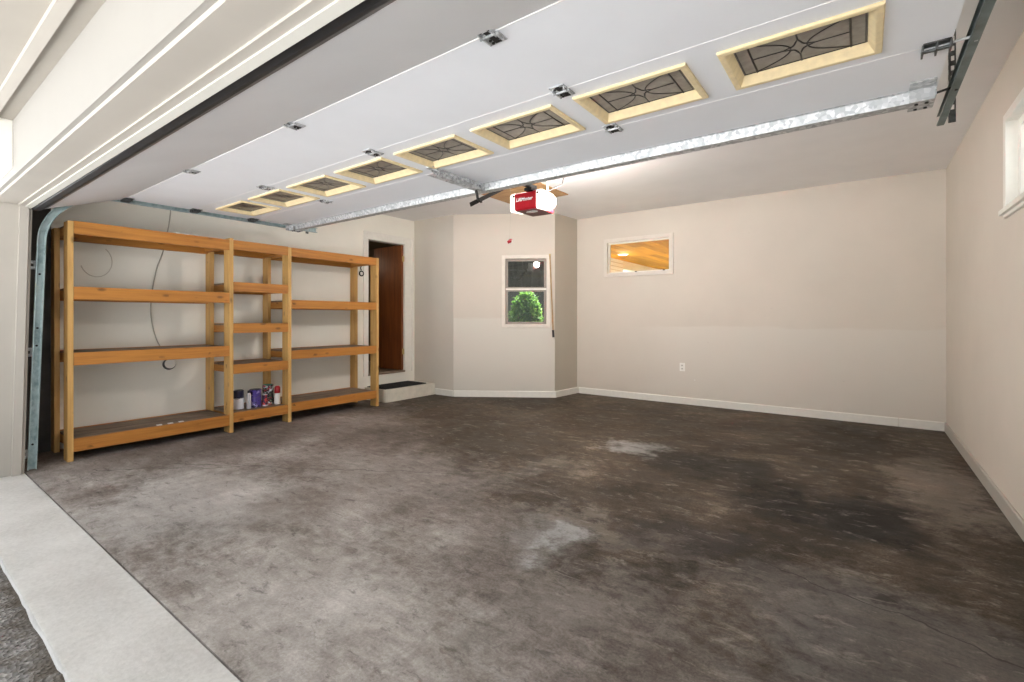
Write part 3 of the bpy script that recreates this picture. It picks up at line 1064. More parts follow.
for y0, y1, tops, rh in bays:
    for k, zt in enumerate(tops):
        j = random.uniform(-0.003, 0.003)
        mm = MB(); mm.box(SF - 0.040, SF - 0.001, y0 + 0.001, y1 - 0.001, zt - rh + j, zt + j, 0.003); mm.build('front_rail', M['pine_y'], sh)
        mm = MB(); mm.box(SB + 0.001, SB + 0.040, y0 + 0.001, y1 - 0.001, zt - rh + j, zt + j, 0.003); mm.build('rear_rail', M['pine_y'], sh)
        mm = MB()
        n = 2
        xs = [SB + 0.041, (SF + SB) / 2 - 0.003, (SF + SB) / 2 + 0.003, SF - 0.041]
        mm.box(xs[0], xs[1], y0 + 0.002, y1 - 0.002, zt - 0.020 + j, zt - 0.003 + j, 0.002)
        mm.box(xs[2], xs[3], y0 + 0.002, y1 - 0.002, zt - 0.020 + j, zt - 0.003 + j, 0.002)
        mm.build('shelf_board', M['deck'], sh)
        for yy in (y0 + 0.001, y1 - 0.039):
            mm = MB(); mm.box(SB + 0.041, SF - 0.041, yy, yy + 0.038, zt - 0.022 - 0.07 + j, zt - 0.021 + j, 0.002)
            mm.build('side_cleat', M['pine_x'], sh)
for (yy, zt) in ((1.78, 2.014), (1.86, 2.014), (1.94, 2.014)):
    mm = MB(); mm.box(SF - 0.035, SF - 0.006, yy, yy + 0.035, zt + 0.003, zt + 0.012, 0.002); mm.build('white_clip', M['white_print'], sh)
for yy in (1.63, 1.72, 1.81):
    mm = MB(); mm.box(SF - 0.038, SF - 0.006, yy, yy + 0.04, 0.190, 0.196, 0.001); mm.build('white_clip', M['white_print'], sh)

# ------------------------------------------------------------------ cans and bottles on the lowest shelf, middle bay
DK = 0.203


def lab(name, stops, scale=1.0):
    t = NT(name)
    sx = t.new('ShaderNodeSeparateXYZ')
    t.link(t.coord(), sx.inputs[0])
    c = t.ramp(sx.outputs[2], stops)
    t.base(c, 0.35)
    return t


def blotch(name, base, spots, scale=22):
    t = NT(name)
    col = base
    for i, (c, th) in enumerate(spots):
        f = t.noise(t.coord('Object', (1, 1, 0.7 + 0.4 * i)), scale + 7 * i, 2)
        col = t.mix(t.math('GREATER_THAN', f, th), col, c)
    t.base(col, 0.35)
    return t.m


def can(x, y, r, h, name, label, bodymat, lidmat, labelmat=None, band=(0.1, 0.6), bail=True, cat='can'):
    o = thing(name, label, cat, (x, y, DK), 'cans and bottles on the lowest middle shelf')
    mm = MB(); mm.lathe([(r * 0.97, 0), (r * 1.02, 0.004), (r, 0.010), (r, h - 0.012), (r * 1.03, h - 0.006), (r * 1.0, h)], (x, y, DK), 28)
    mm.build('can_body', bodymat, o, smooth=True)
    mm = MB(); mm.lathe([(r * 0.9, h), (r * 0.9, h + 0.004), (r * 0.8, h + 0.004), (r * 0.78, h + 0.001)], (x, y, DK), 28)
    mm.build('can_lid', lidmat, o, smooth=True)
    if labelmat:
        mm = MB()
        n = 20
        a0, a1 = -1.9, 1.0
        rr = r * 1.012
        A = [mm.bm.verts.new((x + rr * math.cos(a0 + (a1 - a0) * i / n), y + rr * math.sin(a0 + (a1 - a0) * i / n), DK + h * band[0])) for i in range(n + 1)]
        B = [mm.bm.verts.new((v_.co.x, v_.co.y, DK + h * band[1])) for v_ in A]
        for i in range(n):
            mm.bm.faces.new((A[i], A[i + 1], B[i + 1], B[i]))
        mm.build('paper_label', labelmat, o)
    if bail:
        mm = MB(); mm.tube([(x + r * 1.05 * math.cos(a), y + r * 1.05 * math.sin(a), DK + h * 0.80 - 0.05 * math.sin((a + 2.3) / 3.1 * PI)) for a in [(-2.3 + 3.1 * i / 14) for i in range(15)]], 0.0018, 5)
        mm.build('wire_handle', M['dark_steel'], o)
    return o


navy = plain('navy_can', (0.015, 0.015, 0.045), 0.3)
black = plain('black_can', (0.015, 0.016, 0.018), 0.3)
white = plain('white_label', (0.78, 0.80, 0.86), 0.5, var=0.04)
steel = M['dark_steel']
can(-5.50, 2.428, 0.052, 0.205, 'paint_can', 'dark navy can with a plain white label, leftmost on the lowest middle shelf', navy, steel, white, (0.03, 0.60))
o = thing('slim_bottle', 'slim pale grey bottle between the navy can and purple can', 'bottle', (-5.447, 2.513, DK), 'cans and bottles on the lowest middle shelf')
mm = MB(); mm.lathe([(0.021, 0), (0.023, 0.004), (0.023, 0.150), (0.018, 0.165), (0.011, 0.172)], (-5.447, 2.513, DK), 20); mm.build('bottle_body', plain('pale_grey_plastic', (0.55, 0.57, 0.62), 0.3), o, smooth=True)
mm = MB(); mm.lathe([(0.012, 0.172), (0.013, 0.175), (0.013, 0.195), (0.010, 0.198)], (-5.447, 2.513, DK), 16); mm.build('bottle_cap', black, o, smooth=True)
can(-5.50, 2.607, 0.062, 0.195, 'paint_can', 'purple labelled can in the middle of the row of cans', blotch('purple_can', (0.07, 0.045, 0.26), [((0.30, 0.26, 0.55), 0.58), ((0.015, 0.012, 0.06), 0.60)]), steel, None)
can(-5.47, 2.700, 0.028, 0.125, 'spray_can', 'small can with a red and dark label in front of the black can', blotch('red_dark_can', (0.05, 0.02, 0.06), [((0.55, 0.06, 0.06), 0.52)]), white, white, (0.0, 0.12), False)
can(-5.55, 2.775, 0.058, 0.225, 'paint_can', 'black can with a colourful label and green lid', blotch('multicolour_can', (0.02, 0.022, 0.025), [((0.55, 0.66, 0.74), 0.56), ((0.42, 0.04, 0.07), 0.58), ((0.36, 0.50, 0.28), 0.62)]), plain('green_lid', (0.02, 0.22, 0.16), 0.4), None)
o = thing('squeeze_bottle', 'white bottle with a big red cap at the right end of the cans', 'bottle', (-5.475, 2.845, DK), 'cans and bottles on the lowest middle shelf')
mm = MB(); mm.lathe([(0.031, 0), (0.034, 0.005), (0.033, 0.075), (0.027, 0.120), (0.021, 0.128)], (-5.475, 2.845, DK), 22); mm.build('bottle_body', plain('white_bottle', (0.82, 0.82, 0.80), 0.3, var=0.02), o, smooth=True)
mm = MB(); mm.lathe([(0.030, 0.128), (0.033, 0.133), (0.032, 0.19), (0.022, 0.208), (0.010, 0.212)], (-5.475, 2.845, DK), 22); mm.build('bottle_cap', M['red_plastic'], o, smooth=True)

# ------------------------------------------------------------------ raised sectional garage door
GD = 2.244
DX0, DX1 = -5.215, 0.27
YA, YB, YC, YE = 1.360, 1.893, 2.430, 2.965
gd = thing('garage_door', 'wide white sectional garage door raised overhead, with eight leaded windows', 'garage door', ((DX0 + DX1) / 2, 2.0, GD))
TH = 0.045
WC = [-0.202 - 0.6435 * i for i in range(8)]
WY0, WY1 = 2.008, 2.327
holes = [(c - 0.240, c + 0.240, WY0, WY1) for c in WC]
pl = lambda u, v_, d: (u, v_, GD + d)
for y0, y1, hl in ((YA, YB, []), (YB, YC, holes), (YC, YE, [])):
    mm = MB(); mm.panel((DX0, DX1), (y0 + 0.003, y1 - 0.003), 0, TH, hl, pl); sec = mm.build('door_section', M['door_steel'], gd)
    eh = 0.003 if y0 == YA else 0.001; mm = MB(); mm.prism([(y0 - 0.004, GD + 0.003), (y0 - 0.002, GD - eh), (y0 + 0.002, GD - eh), (y0 + 0.004, GD + 0.003), (y0 + 0.0025, GD + 0.02), (y0 - 0.0025, GD + 0.02)], 0, DX0 + 0.002, DX1 - 0.002); mm.build('section_edge', M['seam_white'], sec)
th = math.radians(19.5)
cy, cz = YA - 0.533 * math.cos(th), GD - 0.533 * math.sin(th)
nx_, nz_ = -math.sin(th), math.cos(th)
mm = MB(); mm.prism([(cy, cz), (YA - 0.005, GD - 0.001), (YA - 0.005 + nx_ * TH * 0.6, GD + nz_ * TH), (cy + nx_ * TH, cz + nz_ * TH)], 0, DX0, DX1); mm.build('door_section', M['door_steel'], gd)
# bottom retainer and rubber seal
ty, tz = -math.cos(th), -math.sin(th)


def bpnt(a, b):
    return (cy + ty * a + nx_ * b, cz + tz * a + nz_ * b)


mm = MB(); mm.prism([bpnt(0, -0.002), bpnt(0.020, -0.002), bpnt(0.020, TH), bpnt(0, TH)], 0, DX0, DX1); mm.build('seal_retainer', M['grey_retainer'], gd)
mm = MB(); mm.prism([bpnt(0.020, -0.004), bpnt(0.032, -0.008), bpnt(0.050, -0.008), bpnt(0.078, 0.003), bpnt(0.085, 0.02), bpnt(0.075, 0.04), bpnt(0.02, TH)], 0, DX0 - 0.01, DX1 + 0.01); mm.build('bottom_seal', M['black_rubber'], gd)


# windows: frame > pane, came
def rect(c, hx, y0, y1, z):
    return [(c - hx, y0, z), (c + hx, y0, z), (c + hx, y1, z), (c - hx, y1, z)]


ym = (WY0 + WY1) / 2
c0 = WC[0]
hh = 0.262
mm = MB()
mm.ring_frame([
    rect(c0, hh, WY0 - 0.022, WY1 + 0.022, GD - 0.001),
    rect(c0, hh, WY0 - 0.022, WY1 + 0.022, GD - 0.010),
    rect(c0, hh - 0.004, WY0 - 0.018, WY1 + 0.018, GD - 0.013),
    rect(c0, 0.240, WY0, WY1, GD - 0.013),
    rect(c0, 0.236, WY0 + 0.004, WY1 - 0.004, GD - 0.010),
    rect(c0, 0.217, WY0 + 0.038, WY1 - 0.038, GD + 0.018),
    rect(c0, 0.217, WY0 + 0.038, WY1 - 0.038, GD + 0.026),
    rect(c0, 0.239, WY0 + 0.001, WY1 - 0.001, GD + 0.026),
    rect(c0, 0.239, WY0 + 0.001, WY1 - 0.001, GD - 0.001)])
wf0 = mm.build('window_frame', M['frame_wood'], gd)
gx, gy0, gy1, gz = 0.217, WY0 + 0.038, WY1 - 0.038, GD + 0.018
mm = MB(); mm.box(c0 - gx, c0 + gx, gy0, gy1, gz, gz + 0.006); pane0 = mm.build('glass_pane', M['obscure'], wf0)
mm = MB()
rc, zc = 0.0033, gz - 0.001
I = 0.006
mm.tube([(c0 - gx + I, gy0 + I, zc), (c0 + gx - I, gy0 + I, zc), (c0 + gx - I, gy1 - I, zc), (c0 - gx + I, gy1 - I, zc)], 0.004, 6, closed=True, flat=0.4)
for s_ in (-1, 1):
    xx = c0 + s_ * (gx - 0.052)
    mm.tube([(xx, gy0, zc), (xx, gy1, zc)], rc * 1.2, 6, flat=0.5)
    mm.tube([(c0 + s_ * 0.055, ym, zc), (xx, ym, zc)], rc, 6, flat=0.5)
    # arches springing from the star towards the bar
    mm.tube([(c0 + s_ * (0.030 + 0.130 * math.sin(a) ** 2 * 1.0), ym + 0.108 * math.cos(a) * (0.25 + 0.75 * math.sin(a) ** 2), zc) for a in [PI * i / 20 for i in range(21)] if 0.15 < i or True][:0] or
            [(c0 + s_ * (0.028 + 0.135 * tt ** 2), ym + 0.112 * tt, zc) for tt in [-1 + 2 * i / 20 for i in range(21)]], rc, 6, flat=0.5)
# four-pointed star
st = []
for k in range(4):
    a0_ = k * PI / 2
    pA = Vector((0.055 * math.cos(a0_), 0.060 * math.sin(a0_), 0)); pB = Vector((0.055 * math.cos(a0_ + PI / 2), 0.060 * math.sin(a0_ + PI / 2), 0))
    for i in range(6):
        tt = i / 6
        q = pA.lerp(pB, tt) * (1 - 0.42 * math.sin(PI * tt))
        st.append((c0 + q.x, ym + q.y, zc))
mm.tube(st, rc * 1.1, 6, closed=True, flat=0.5)
for s_ in (-1, 1):
    mm.tube([(c0, ym + s_ * 0.060, zc), (c0, ym + s_ * (gy1 - ym), zc)], rc, 6, flat=0.5)
came0 = mm.build('lead_came', M['came'], wf0)
for c in WC[1:]:
    f_ = copy_part(wf0, gd, (c - c0, 0, 0))
    copy_part(pane0, f_); copy_part(came0, f_)

# intermediate hinges
mm = MB()
hx_, hy_ = -1.105, YA
mm.box(hx_ - 0.038, hx_ + 0.038, hy_ + 0.010, hy_ + 0.062, GD - 0.005, GD - 0.001, 0.001)
mm.box(hx_ - 0.038, hx_ + 0.038, hy_ - 0.050, hy_ - 0.010, GD - 0.006, GD - 0.001, 0.001)
for s_ in (-1, 1):
    mm.box(hx_ + s_ * 0.030 - 0.003, hx_ + s_ * 0.030 + 0.003, hy_ - 0.030, hy_ + 0.050, GD - 0.015, GD - 0.004, 0.001)
mm.tube([(hx_ - 0.042, hy_, GD - 0.010), (hx_ + 0.042, hy_, GD - 0.010)], 0.006, 10)
h0 = mm.build('door_hinge', M['galv'], gd)
mm = MB()
for dx_ in (-0.018, 0.018):
    for dy_ in (-0.030, 0.030, 0.048):
        mm.lathe([(0.006, -0.010), (0.006, -0.004), (0.008, -0.003)], (hx_ + dx_, hy_ + dy_, GD), 8)
mm.box(hx_ - 0.010, hx_ + 0.010, hy_ - 0.045, hy_ + 0.055, GD - 0.0075, GD - 0.0045)
bolt0 = mm.build('hinge_bolt', M['black_metal'], h0)
for x, y in [(-2.472, YA), (-3.832, YA), (-1.112, YB), (-2.482, YB), (-3.838, YB), (-1.105, YC), (-3.858, YC)]:
    hc = copy_part(h0, gd, (x - hx_, y - hy_, 0))
    copy_part(bolt0, hc)

# end hinges with rollers
for side, xe in ((-1, DX0), (1, DX1)):
    for y in (YA, YB, YC):
        mm = MB()
        xi = xe - side * 0.085
        a, b = sorted((xi, xe - side * 0.004))
        mm.box(a, b, y - 0.040, y - 0.004, GD - 0.006, GD - 0.001, 0.001)
        mm.box(a, b, y + 0.006, y + 0.045, GD - 0.006, GD - 0.001, 0.001)
        for q in (a, (a + b) / 2, b):
            mm.box(q - 0.003, q + 0.003, y - 0.035, y + 0.030, GD - 0.030, GD - 0.004, 0.001)
        mm.tube([(a - 0.003, y, GD - 0.016), (b + 0.003, y, GD - 0.016)], 0.006, 8)
        hg = mm.build('roller_hinge', M['dark_steel'], gd)
        mm = MB()
        mm.tube([(a, y, GD - 0.010), (xe + side * 0.068, y, GD - 0.002)], 0.0055, 8)
        mm.lathe([(0.012, -0.006), (0.021, -0.005), (0.021, 0.005), (0.012, 0.006)], (xe + side * 0.066, y, GD - 0.002), 16, 0)
        mm.build('roller', M['galv'], hg, smooth=False)
    # top corner bracket
    mm = MB()
    a, b = sorted((xe - side * 0.10, xe - side * 0.01))
    mm.box(a, b, 2.835, 2.955, GD - 0.062, GD - 0.056, 0.002)
    mm.box(a, b, 2.835, 2.842, GD - 0.060, GD - 0.001, 0.001)
    mm.box(a, b, 2.75, 2.84, GD - 0.006, GD - 0.001, 0.001)
    mm.box(xe - side * 0.010 - 0.002, xe - side * 0.010 + 0.002, 2.80, 2.955, GD - 0.060, GD - 0.001, 0.001)
    br = mm.build('corner_bracket', M['galv'], gd)
    mm = MB()
    mm.tube([(a, 2.90, GD - 0.035), (xe + side * 0.068, 2.90, GD - 0.004)], 0.0055, 8)
    mm.lathe([(0.012, -0.006), (0.021, -0.005), (0.021, 0.005), (0.012, 0.006)], (xe + side * 0.066, 2.90, GD - 0.004), 16, 0)
    for u, vv in ((0.3, 2.865), (0.7, 2.865), (0.3, 2.93), (0.7, 2.93)):
        mm.lathe([(0.007, -0.068), (0.007, -0.061), (0.004, -0.060)], (a + (b - a) * u, vv, GD), 8)
    mm.build('roller', M['black_metal'], br)

# strut: galvanised hat channel across the top section
mm = MB()
mm.prism([(2.845, GD - 0.001), (2.862, GD - 0.001), (2.872, GD - 0.048), (2.936, GD - 0.048), (2.946, GD - 0.001), (2.962, GD - 0.001), (2.962, GD - 0.003), (2.948, GD - 0.003), (2.938, GD - 0.051), (2.870, GD - 0.051), (2.860, GD - 0.003), (2.845, GD - 0.003)], 0, DX0 + 0.09, DX1 - 0.09)
mm.build('strut', M['galv'], gd)

# perforated opener bracket along the top section
mm = MB()
bx = -2.400
hs = [(bx - 0.022 + 0.0, bx - 0.008, y, y + 0.016) for y in [2.33 + 0.030 * i for i in range(18)]] + [(bx + 0.008, bx + 0.022, y, y + 0.016) for y in [2.33 + 0.030 * i for i in range(18)]]
mm.panel((bx - 0.030, bx + 0.030), (2.310, 2.885), -0.058, -0.055, hs, pl)
sl = [(2.345 + 0.045 * i, 2.370 + 0.045 * i, -0.044, -0.022) for i in range(11)]
for xx in (bx - 0.030, bx + 0.027):
    mm.panel((2.345, 2.885), (-0.056, -0.006), xx, xx + 0.003, sl, lambda u, v_, d: (d, u, GD + v_))
mm.box(bx - 0.034, bx + 0.034, 2.300, 2.345, GD - 0.010, GD - 0.001, 0.001)
mm.build('opener_bracket', M['galv'], gd)

# ------------------------------------------------------------------ tracks


def track(name, x, sgn, yend, label):
    """C-section track; sgn=+1 opens toward +x"""
    o = thing(name, label, 'track', (x, 0.79, 0))
    path = []
    n0 = 10
    zc0, r_ = 1.80, 0.455
    ybase = 0.785
    lean = 0.030
    yv = ybase + lean * zc0
    for i in range(n0 + 1):
        z = 0.005 + (zc0 - 0.005) * i / n0
        path.append((ybase + lean * z, z))
    for i in range(1, 15):
        a = PI / 2 * i / 14
        path.append((yv + r_ - r_ * math.cos(a), zc0 + r_ * math.sin(a) * (GD + 0.004 - zc0) / r_))
    zt = path[-1][1]
    for i in range(1, 9):
        path.append((yv + r_ + (yend - yv - r_) * i / 8, zt))
    prof = [(0.028, -0.026), (0.0, -0.026), (-0.004, -0.018), (-0.004, 0.018), (0.0, 0.026), (0.028, 0.026), (0.030, 0.020), (0.028, 0.0235), (0.002, 0.0235), (-0.0015, 0.017), (-0.0015, -0.017), (0.002, -0.0235), (0.028, -0.0235), (0.030, -0.020)]
    mm = MB()
    rings = []
    for i, (y, z) in enumerate(path):
        a, b = path[max(i - 1, 0)], path[min(i + 1, len(path) - 1)]
        d = Vector((b[0] - a[0], b[1] - a[1])).normalized()
        nn = Vector((-d.y, d.x))
        rings.append([mm.bm.verts.new((x + sgn * px, y + nn.x * pn, z + nn.y * pn)) for px, pn in prof])
    k = len(prof)
    for A, B in zip(rings, rings[1:]):
        for i in range(k):
            mm.bm.faces.new((A[i], A[(i + 1) % k], B[(i + 1) % k], B[i]))
    mm.bm.faces.new(rings[0][::-1]); mm.bm.faces.new(rings[-1])
    mm.build('rail', M['track'] if sgn > 0 else M['track_dark'], o)
    # slots and jamb brackets
    for z in (0.13, 0.93, 1.62):
        yy = ybase + lean * z
        mm = MB()
        a, b = sorted((x - sgn * 0.005, x - sgn * 0.009))
        mm.panel((z - 0.035, z + 0.035), (yy - 0.075, yy + 0.02), a, b, [(z - 0.012, z + 0.012, yy - 0.055, yy - 0.035)], lambda u, v_, d: (d, v_, u))
        a, b = sorted((x - sgn * 0.005, x + sgn * 0.045))
        mm.box(a, b, yy - 0.078, yy - 0.074, z - 0.035, z + 0.035, 0.001)
        mm.build('jamb_bracket', M['galv'], o)
    for z in (0.98, 1.12, 1.55, 0.20):
        yy = ybase + lean * z
        mm = MB()
        a, b = sorted((x - sgn * 0.0005, x - sgn * 0.002))
        mm.lathe([(0.008, -0.002), (0.008, 0.002)], (x + sgn * 0.0005, yy, z), 10, 0)
        mm.build('bolt', M['black_metal'], o)
    # hanger to the ceiling
    yh = yend - 0.13
    mm = MB()
    sl_ = [(yh + 0.010, yh + 0.024, GD + 0.02 + 0.05 * i, GD + 0.045 + 0.05 * i) for i in range(10)]
    a, b = sorted((x - sgn * 0.006, x - sgn * 0.009))
    mm.panel((yh, yh + 0.036), (GD - 0.045, CZ - 0.001), a, b, sl_, lambda u, v_, d: (d, u, v_))
    a, b = sorted((x - sgn * 0.009, x - sgn * 0.036))
    mm.panel((min(a, b), max(a, b)), (GD - 0.045, CZ - 0.001), yh + 0.033, yh + 0.036, [(min(a, b) + 0.008, max(a, b) - 0.006, q[2], q[3]) for q in sl_], lambda u, v_, d: (u, d, v_))
    mm.build('hanger', M['dark_steel'], o)
    mm = MB(); mm.lathe([(0.010, -0.006), (0.010, 0.006), (0.005, 0.010)], (x + sgn * 0.004, yh + 0.018, GD), 8, 0); mm.build('bolt', M['galv'], o)
    return o


track('door_track', -5.290, 1, 3.22, 'curved teal-grey steel door track on the left of the doorway')
track('door_track', 0.345, -1, 3.39, 'dark green-grey steel door track hanging near the right wall')

# ------------------------------------------------------------------ opener
OX, OY, OZ = -2.500, 3.60, 2.20
op = thing('garage_door_opener', 'red garage door opener with two lit white lenses hanging from the ceiling', 'garage door opener', (OX, 3.75, OZ))
mm = MB(); mm.prism([(OY, OZ + 0.010), (OY + 0.012, OZ), (OY + 0.30, OZ), (OY + 0.30, OZ + 0.165), (OY + 0.02, OZ + 0.165), (OY, OZ + 0.150)], 0, OX - 0.118, OX + 0.118)
hs_ = mm.build('motor_housing', M['red_plastic'], op)
mm = MB(); mm.box(OX - 0.112, OX + 0.112, OY + 0.012, OY + 0.295, OZ - 0.006, OZ + 0.001, 0.002); mm.build('bottom_cover', M['dark_red'], op)
mm = MB(); mm.lathe([(1.0, -0.0085), (1.0, -0.005)], (0, 0, 0), 24)
for v_ in mm.bm.verts:
    v_.co = Vector((OX + 0.005 + v_.co.x * 0.062, OY + 0.105 + v_.co.y * 0.036, OZ + v_.co.z))
mm.build('oval_badge', M['white_print'], op)
for s_ in (-1, 1):
    mm = MB()
    # rounded lens: outline in (y, z), bulging outwards
    L0, H0 = 0.245, 0.165
    outl = [(OY + 0.006, OZ + 0.008), (OY + 0.006, OZ + H0 - 0.012), (OY + 0.02, OZ + H0)] + \
           [(OY + L0 - 0.082 + 0.082 * math.sin(a), OZ + H0 / 2 - 0.003 + (H0 / 2 - 0.004) * math.cos(a)) for a in [PI * i / 12 for i in range(13)]] + [(OY + 0.02, OZ - 0.006)]
    cyy = sum(p_[0] for p_ in outl) / len(outl); czz = sum(p_[1] for p_ in outl) / len(outl)
    loops = []
    for off, sc_ in ((0.118, 1.0), (0.150, 1.0), (0.172, 0.97), (0.188, 0.88), (0.194, 0.70)):
        loops.append([(OX + s_ * off, cyy + (p_[0] - cyy) * sc_, czz + (p_[1] - czz) * sc_) for p_ in outl])
    mm.ring_frame(loops)
    mm.bm.verts.ensure_lookup_table()
    n = len(outl)
    mm.bm.faces.new([mm.bm.verts[i] for i in range(n)][::-1]); mm.bm.faces.new([mm.bm.verts[4 * n + i] for i in range(n)])
    ln = mm.build('light_lens', M['lens'], op)
    mm = MB(); mm.lathe([(0.011, 0.003), (0.011, -0.003)], (OX + s_ * 0.134, OY + 0.004, OZ + 0.135), 10, 1); mm.build('lens_screw', M['black_metal'], ln)
# raised script on the front
tc = bpy.data.curves.new('lettering', 'FONT')
tc.body = 'LiftMaster'
tc.size = 0.045
tc.shear = 0.25
tc.extrude = 0.001
tc.offset = 0.0009
tc.align_x = 'CENTER'
to = bpy.data.objects.new('lettering', tc)
COL.objects.link(to)
dg = bpy.context.evaluated_depsgraph_get()
me = bpy.data.meshes.new_from_object(to.evaluated_get(dg))
bpy.data.objects.remove(to)
me.transform(Matrix.Translation(Vector((OX - 0.012, OY - 0.0012, OZ + 0.080)) - Vector(op.location)) @ Matrix.Rotation(PI / 2, 4, 'X'))
me.materials.clear(); me.materials.append(M['white_print'])
lo_ = bpy.data.objects.new('lettering', me); COL.objects.link(lo_); lo_.parent = hs_
# rail to the header, trolley, hanging straps
RZ = 2.405
mm = MB(); mm.box(OX + 0.035, OX + 0.065, 0.80, OY + 0.10, RZ - 0.018, RZ + 0.018, 0.002); mm.box(OX + 0.01, OX + 0.09, OY - 0.03, OY + 0.12, RZ - 0.045, RZ - 0.018, 0.003)
mm.build('drive_rail', M['black_metal'], op)
TX = OX + 0.05
mm = MB(); mm.box(TX - 0.028, TX + 0.028, 3.24, 3.40, RZ - 0.055, RZ + 0.022, 0.004); mm.build('trolley', M['black_metal'], op)
mm = MB()
d0 = Vector((TX + 0.01, 3.32, RZ - 0.045)); d1 = Vector((TX + 0.035, 2.745, 2.066))
dd = (d1 - d0).normalized()
sd = Vector((1, 0, 0)) - dd * dd.x; sd.normalize(); uu = dd.cross(sd)
for q in (d0, d1):
    pass
vs = []
for q in (d0, d1):
    vs.append([mm.bm.verts.new(q + sd * a + uu * b) for a, b in ((-0.003, -0.016), (0.003, -0.016), (0.003, 0.016), (-0.003, 0.016))])
for i in range(4):
    mm.bm.faces.new((vs[0][i], vs[0][(i + 1) % 4], vs[1][(i + 1) % 4], vs[1][i]))
mm.bm.faces.new(vs[0][::-1]); mm.bm.faces.new(vs[1])
arm = mm.build('straight_arm', M['black_metal'], op)
mm = MB()
mm.tube([(TX + 0.058, 2.785, GD - 0.062), (TX + 0.056, 2.80, GD - 0.095), (TX + 0.050, 2.815, GD - 0.125), (TX + 0.046, 2.86, GD - 0.138)], 0.013, 8, flat=0.6)
mm.build('curved_arm', M['black_metal'], op)
mm = MB()
mm.tube([(TX + 0.005, 3.30, RZ - 0.05), (TX + 0.008, 3.298, 2.10), (TX, 3.295, 1.875)], 0.0011, 6)
mm.build('release_cord', M['cord_grey'], op)
mm = MB()
mm.tube([(TX - 0.020, 3.295, 1.856), (TX, 3.295, 1.866), (TX + 0.022, 3.295, 1.874)], [0.009, 0.013, 0.009], 10)
mm.tube([(TX - 0.016, 3.295, 1.846), (TX + 0.018, 3.295, 1.856)], 0.006, 8)
mm.build('release_handle', M['red_plastic'], op)
for s_, yy in ((1, 3.79), (-1, 3.79)):
    mm = MB()
    hs2 = [(yy + 0.010, yy + 0.018, OZ + 0.20 + 0.04 * i, OZ + 0.215 + 0.04 * i) for i in range(9)]
    xx = OX + s_ * 0.112
    mm.panel((yy, yy + 0.028), (OZ + 0.15, CZ - 0.001), xx, xx + 0.003, hs2, lambda u, v_, d: (d, u, v_))
    mm.build('hanging_strap', M['pole_white'], op)
mm = MB(); mm.tube([(OX + 0.112, 3.83, 2.40), (OX + 0.14, 3.90, 2.44), (OX + 0.20, 3.93, 2.47), (OX + 0.24, 3.90, 2.56), (OX + 0.22, 3.85, CZ - 0.002)], 0.006, 6)
mm.build('power_wire', M['cord_black'], op)

# plywood attic hatch on the ceiling
m = MB()
hx0, hx1, hy0, hy1 = -3.91, -3.03, 4.62, 5.33
m.box(hx0, hx1, hy0, hy1, CZ - 0.012, CZ - 0.0005, 0.002)
m.box(hx0 + 0.42, hx0 + 0.46, hy0 + 0.002, hy1 - 0.002, CZ - 0.014, CZ - 0.011)
tag(m.build('attic_hatch', M['plywood'], origin=((hx0 + hx1) / 2, (hy0 + hy1) / 2, CZ)), 'bare plywood attic hatch on the ceiling behind the opener', 'hatch')

# ------------------------------------------------------------------ small wall things


def outlet(name, label, place, u, z, n=(0,)):
    c = place(u, z, 0)
    o = thing(name, label, 'outlet', c)
    mm = MB(); mm.panel((u - 0.035, u + 0.035), (z - 0.057, z + 0.057), -0.006, -0.0005, [], place); mm.build('cover_plate', M['outlet'], o)
    for dz in (-0.022, 0.022):
        mm = MB(); mm.panel((u - 0.016, u + 0.016), (z + dz - 0.014, z + dz + 0.014), -0.009, -0.006, [], place); s1 = mm.build('socket', plain('shaded_plastic', (0.7, 0.68, 0.62), 0.4), o)
        mm = MB()
        for du_ in (-0.006, 0.006):
            mm.panel((u + du_ - 0.0015, u + du_ + 0.0015), (z + dz - 0.005, z + dz + 0.007), -0.0095, -0.009, [], place)
        mm.build('slot', M['cord_black'], s1)
    return o


outlet('wall_outlet', 'white wall outlet low on the back wall', bp, -2.037, 0.514)

# round receptacle and hanging cord on the left wall
rc_ = thing('round_receptacle', 'round white receptacle on the left wall below the hanging cord', 'outlet', (LX, 1.915, 0.713))
mm = MB(); mm.lathe([(0.060, 0.0005), (0.060, 0.012), (0.054, 0.018)], (LX, 1.915, 0.713), 28, 0); mm.build('back_plate', M['dark_steel'], rc_, smooth=False)
mm = MB(); mm.lathe([(0.050, 0.018), (0.050, 0.024), (0.044, 0.028), (0.030, 0.027)], (LX, 1.920, 0.718), 24, 0); mm.build('face', M['outlet'], rc_, smooth=False)
mm = MB()
pts = [(LX + 0.006, 1.93, 2.60), (LX + 0.006, 1.925, 2.30), (LX + 0.007, 1.87, 1.94), (LX + 0.012, 1.80, 1.70), (LX + 0.010, 1.757, 1.40), (LX + 0.012, 1.755, 1.20), (LX + 0.014, 1.80, 0.98), (LX + 0.02, 1.87, 0.83), (LX + 0.028, 1.90, 0.765)]
fine = []
for i in range(len(pts) - 1):
    p0, p1, p2, p3 = [Vector(pts[max(0, min(len(pts) - 1, i + j))]) for j in (-1, 0, 1, 2)]
    for k in range(6):
        q = k / 6
        fine.append(0.5 * ((2 * p1) + (p2 - p0) * q + (2 * p0 - 5 * p1 + 4 * p2 - p3) * q * q + (3 * p1 - p0 - 3 * p2 + p3) * q ** 3))
fine.append(Vector(pts[-1]))
mm.tube(fine, 0.0055, 7)
tag(mm.build('hanging_cord', M['cord_grey'], origin=(LX + 0.01, 1.85, 1.5), smooth=True), 'thin grey cord running down the left wall behind the shelving', 'cord')
mm = MB()
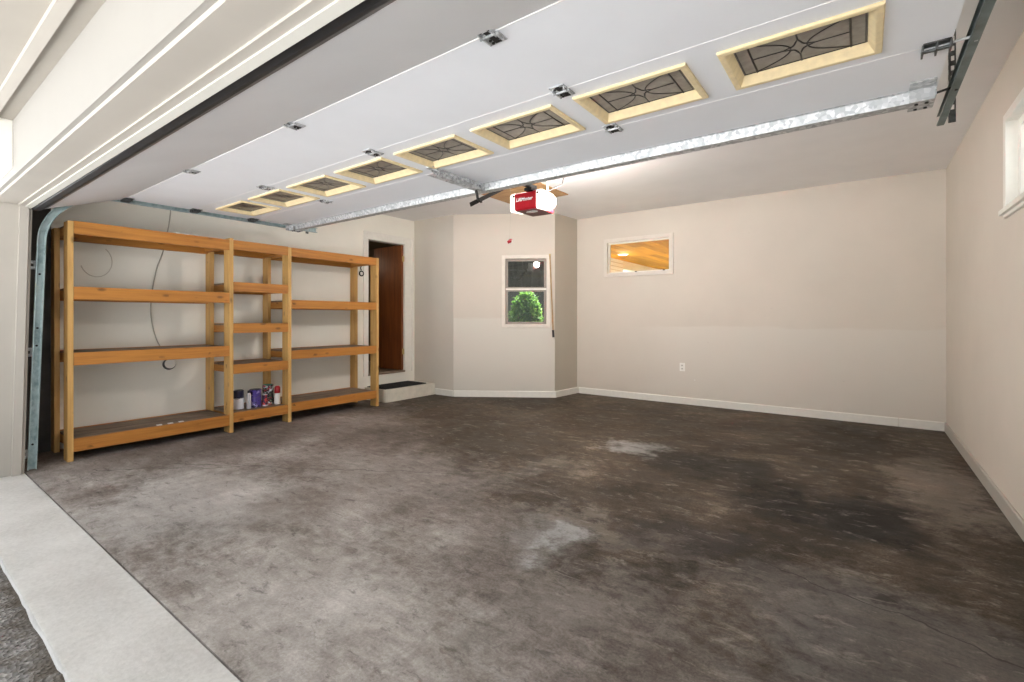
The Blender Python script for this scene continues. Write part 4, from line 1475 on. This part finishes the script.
mm.tube([(LX + 0.008, 1.32 + 0.118 * math.cos(a), 1.745 + 0.150 * math.sin(a)) for a in [math.radians(200 + 215 * i / 24) for i in range(25)]], 0.004, 6)
tag(mm.build('wire_loop', M['loop_grey'], origin=(LX + 0.008, 1.32, 1.6)), 'faint loop of grey wire on the wall behind the top shelf', 'wire')

# hook with lock ring by the door
hk = thing('wall_hook', 'small black hook and ring on the wall left of the house door', 'hook', (LX, 4.30, 1.87))
mm = MB(); mm.tube(arc((LX + 0.012, 4.305, 1.985), 0.020, math.radians(150), math.radians(-60), 10, 'yz') + [(LX + 0.012, 4.295, 1.93), (LX + 0.012, 4.310, 1.90)], 0.007, 7); mm.build('hook', M['black_metal'], hk)
mm = MB(); mm.tube(arc((LX + 0.016, 4.310, 1.850), 0.034, 0, 2 * PI * 0.999, 20, 'yz')[:-1], 0.009, 7, closed=True); mm.build('ring', M['black_metal'], hk)
mm = MB(); mm.lathe([(0.024, 0.002), (0.024, 0.018), (0.018, 0.022)], (LX, 4.310, 1.850), 18, 0); mm.build('lock_face', M['outlet'], hk)

# poles leaning beside the angled window
pl_ = thing('leaning_pole', 'thin brown wooden pole with black grip leaning right of the tall window', 'pole', diag(1.53, 0.90, -0.03))
mm = MB(); a = Vector(diag(1.470, 2.14, -0.020)); b = Vector(diag(1.517, 1.02, -0.032)); mm.tube([a, a.lerp(b, 0.5), b], 0.011, 10); mm.build('shaft', M['pole_wood'], pl_)
mm = MB(); mm.tube([b, Vector(diag(1.524, 0.91, -0.033))], 0.017, 10); mm.build('grip', M['black_rubber'], pl_)
mm = MB(); c_ = Vector(diag(1.470, 2.14, -0.020)); mm.tube([c_, c_ + Vector((0, 0, 0.025))], 0.014, 10); mm.build('tip', M['brass'], pl_)
mm = MB(); a = Vector(diag(1.478, 1.85, -0.012)); b = Vector(diag(1.492, 1.06, -0.012)); mm.tube([a, b], 0.008, 8)
tag(mm.build('thin_rod', M['pole_white'], origin=diag(1.49, 1.06, -0.012)), 'short pale rod against the casing beside the brown pole', 'rod')
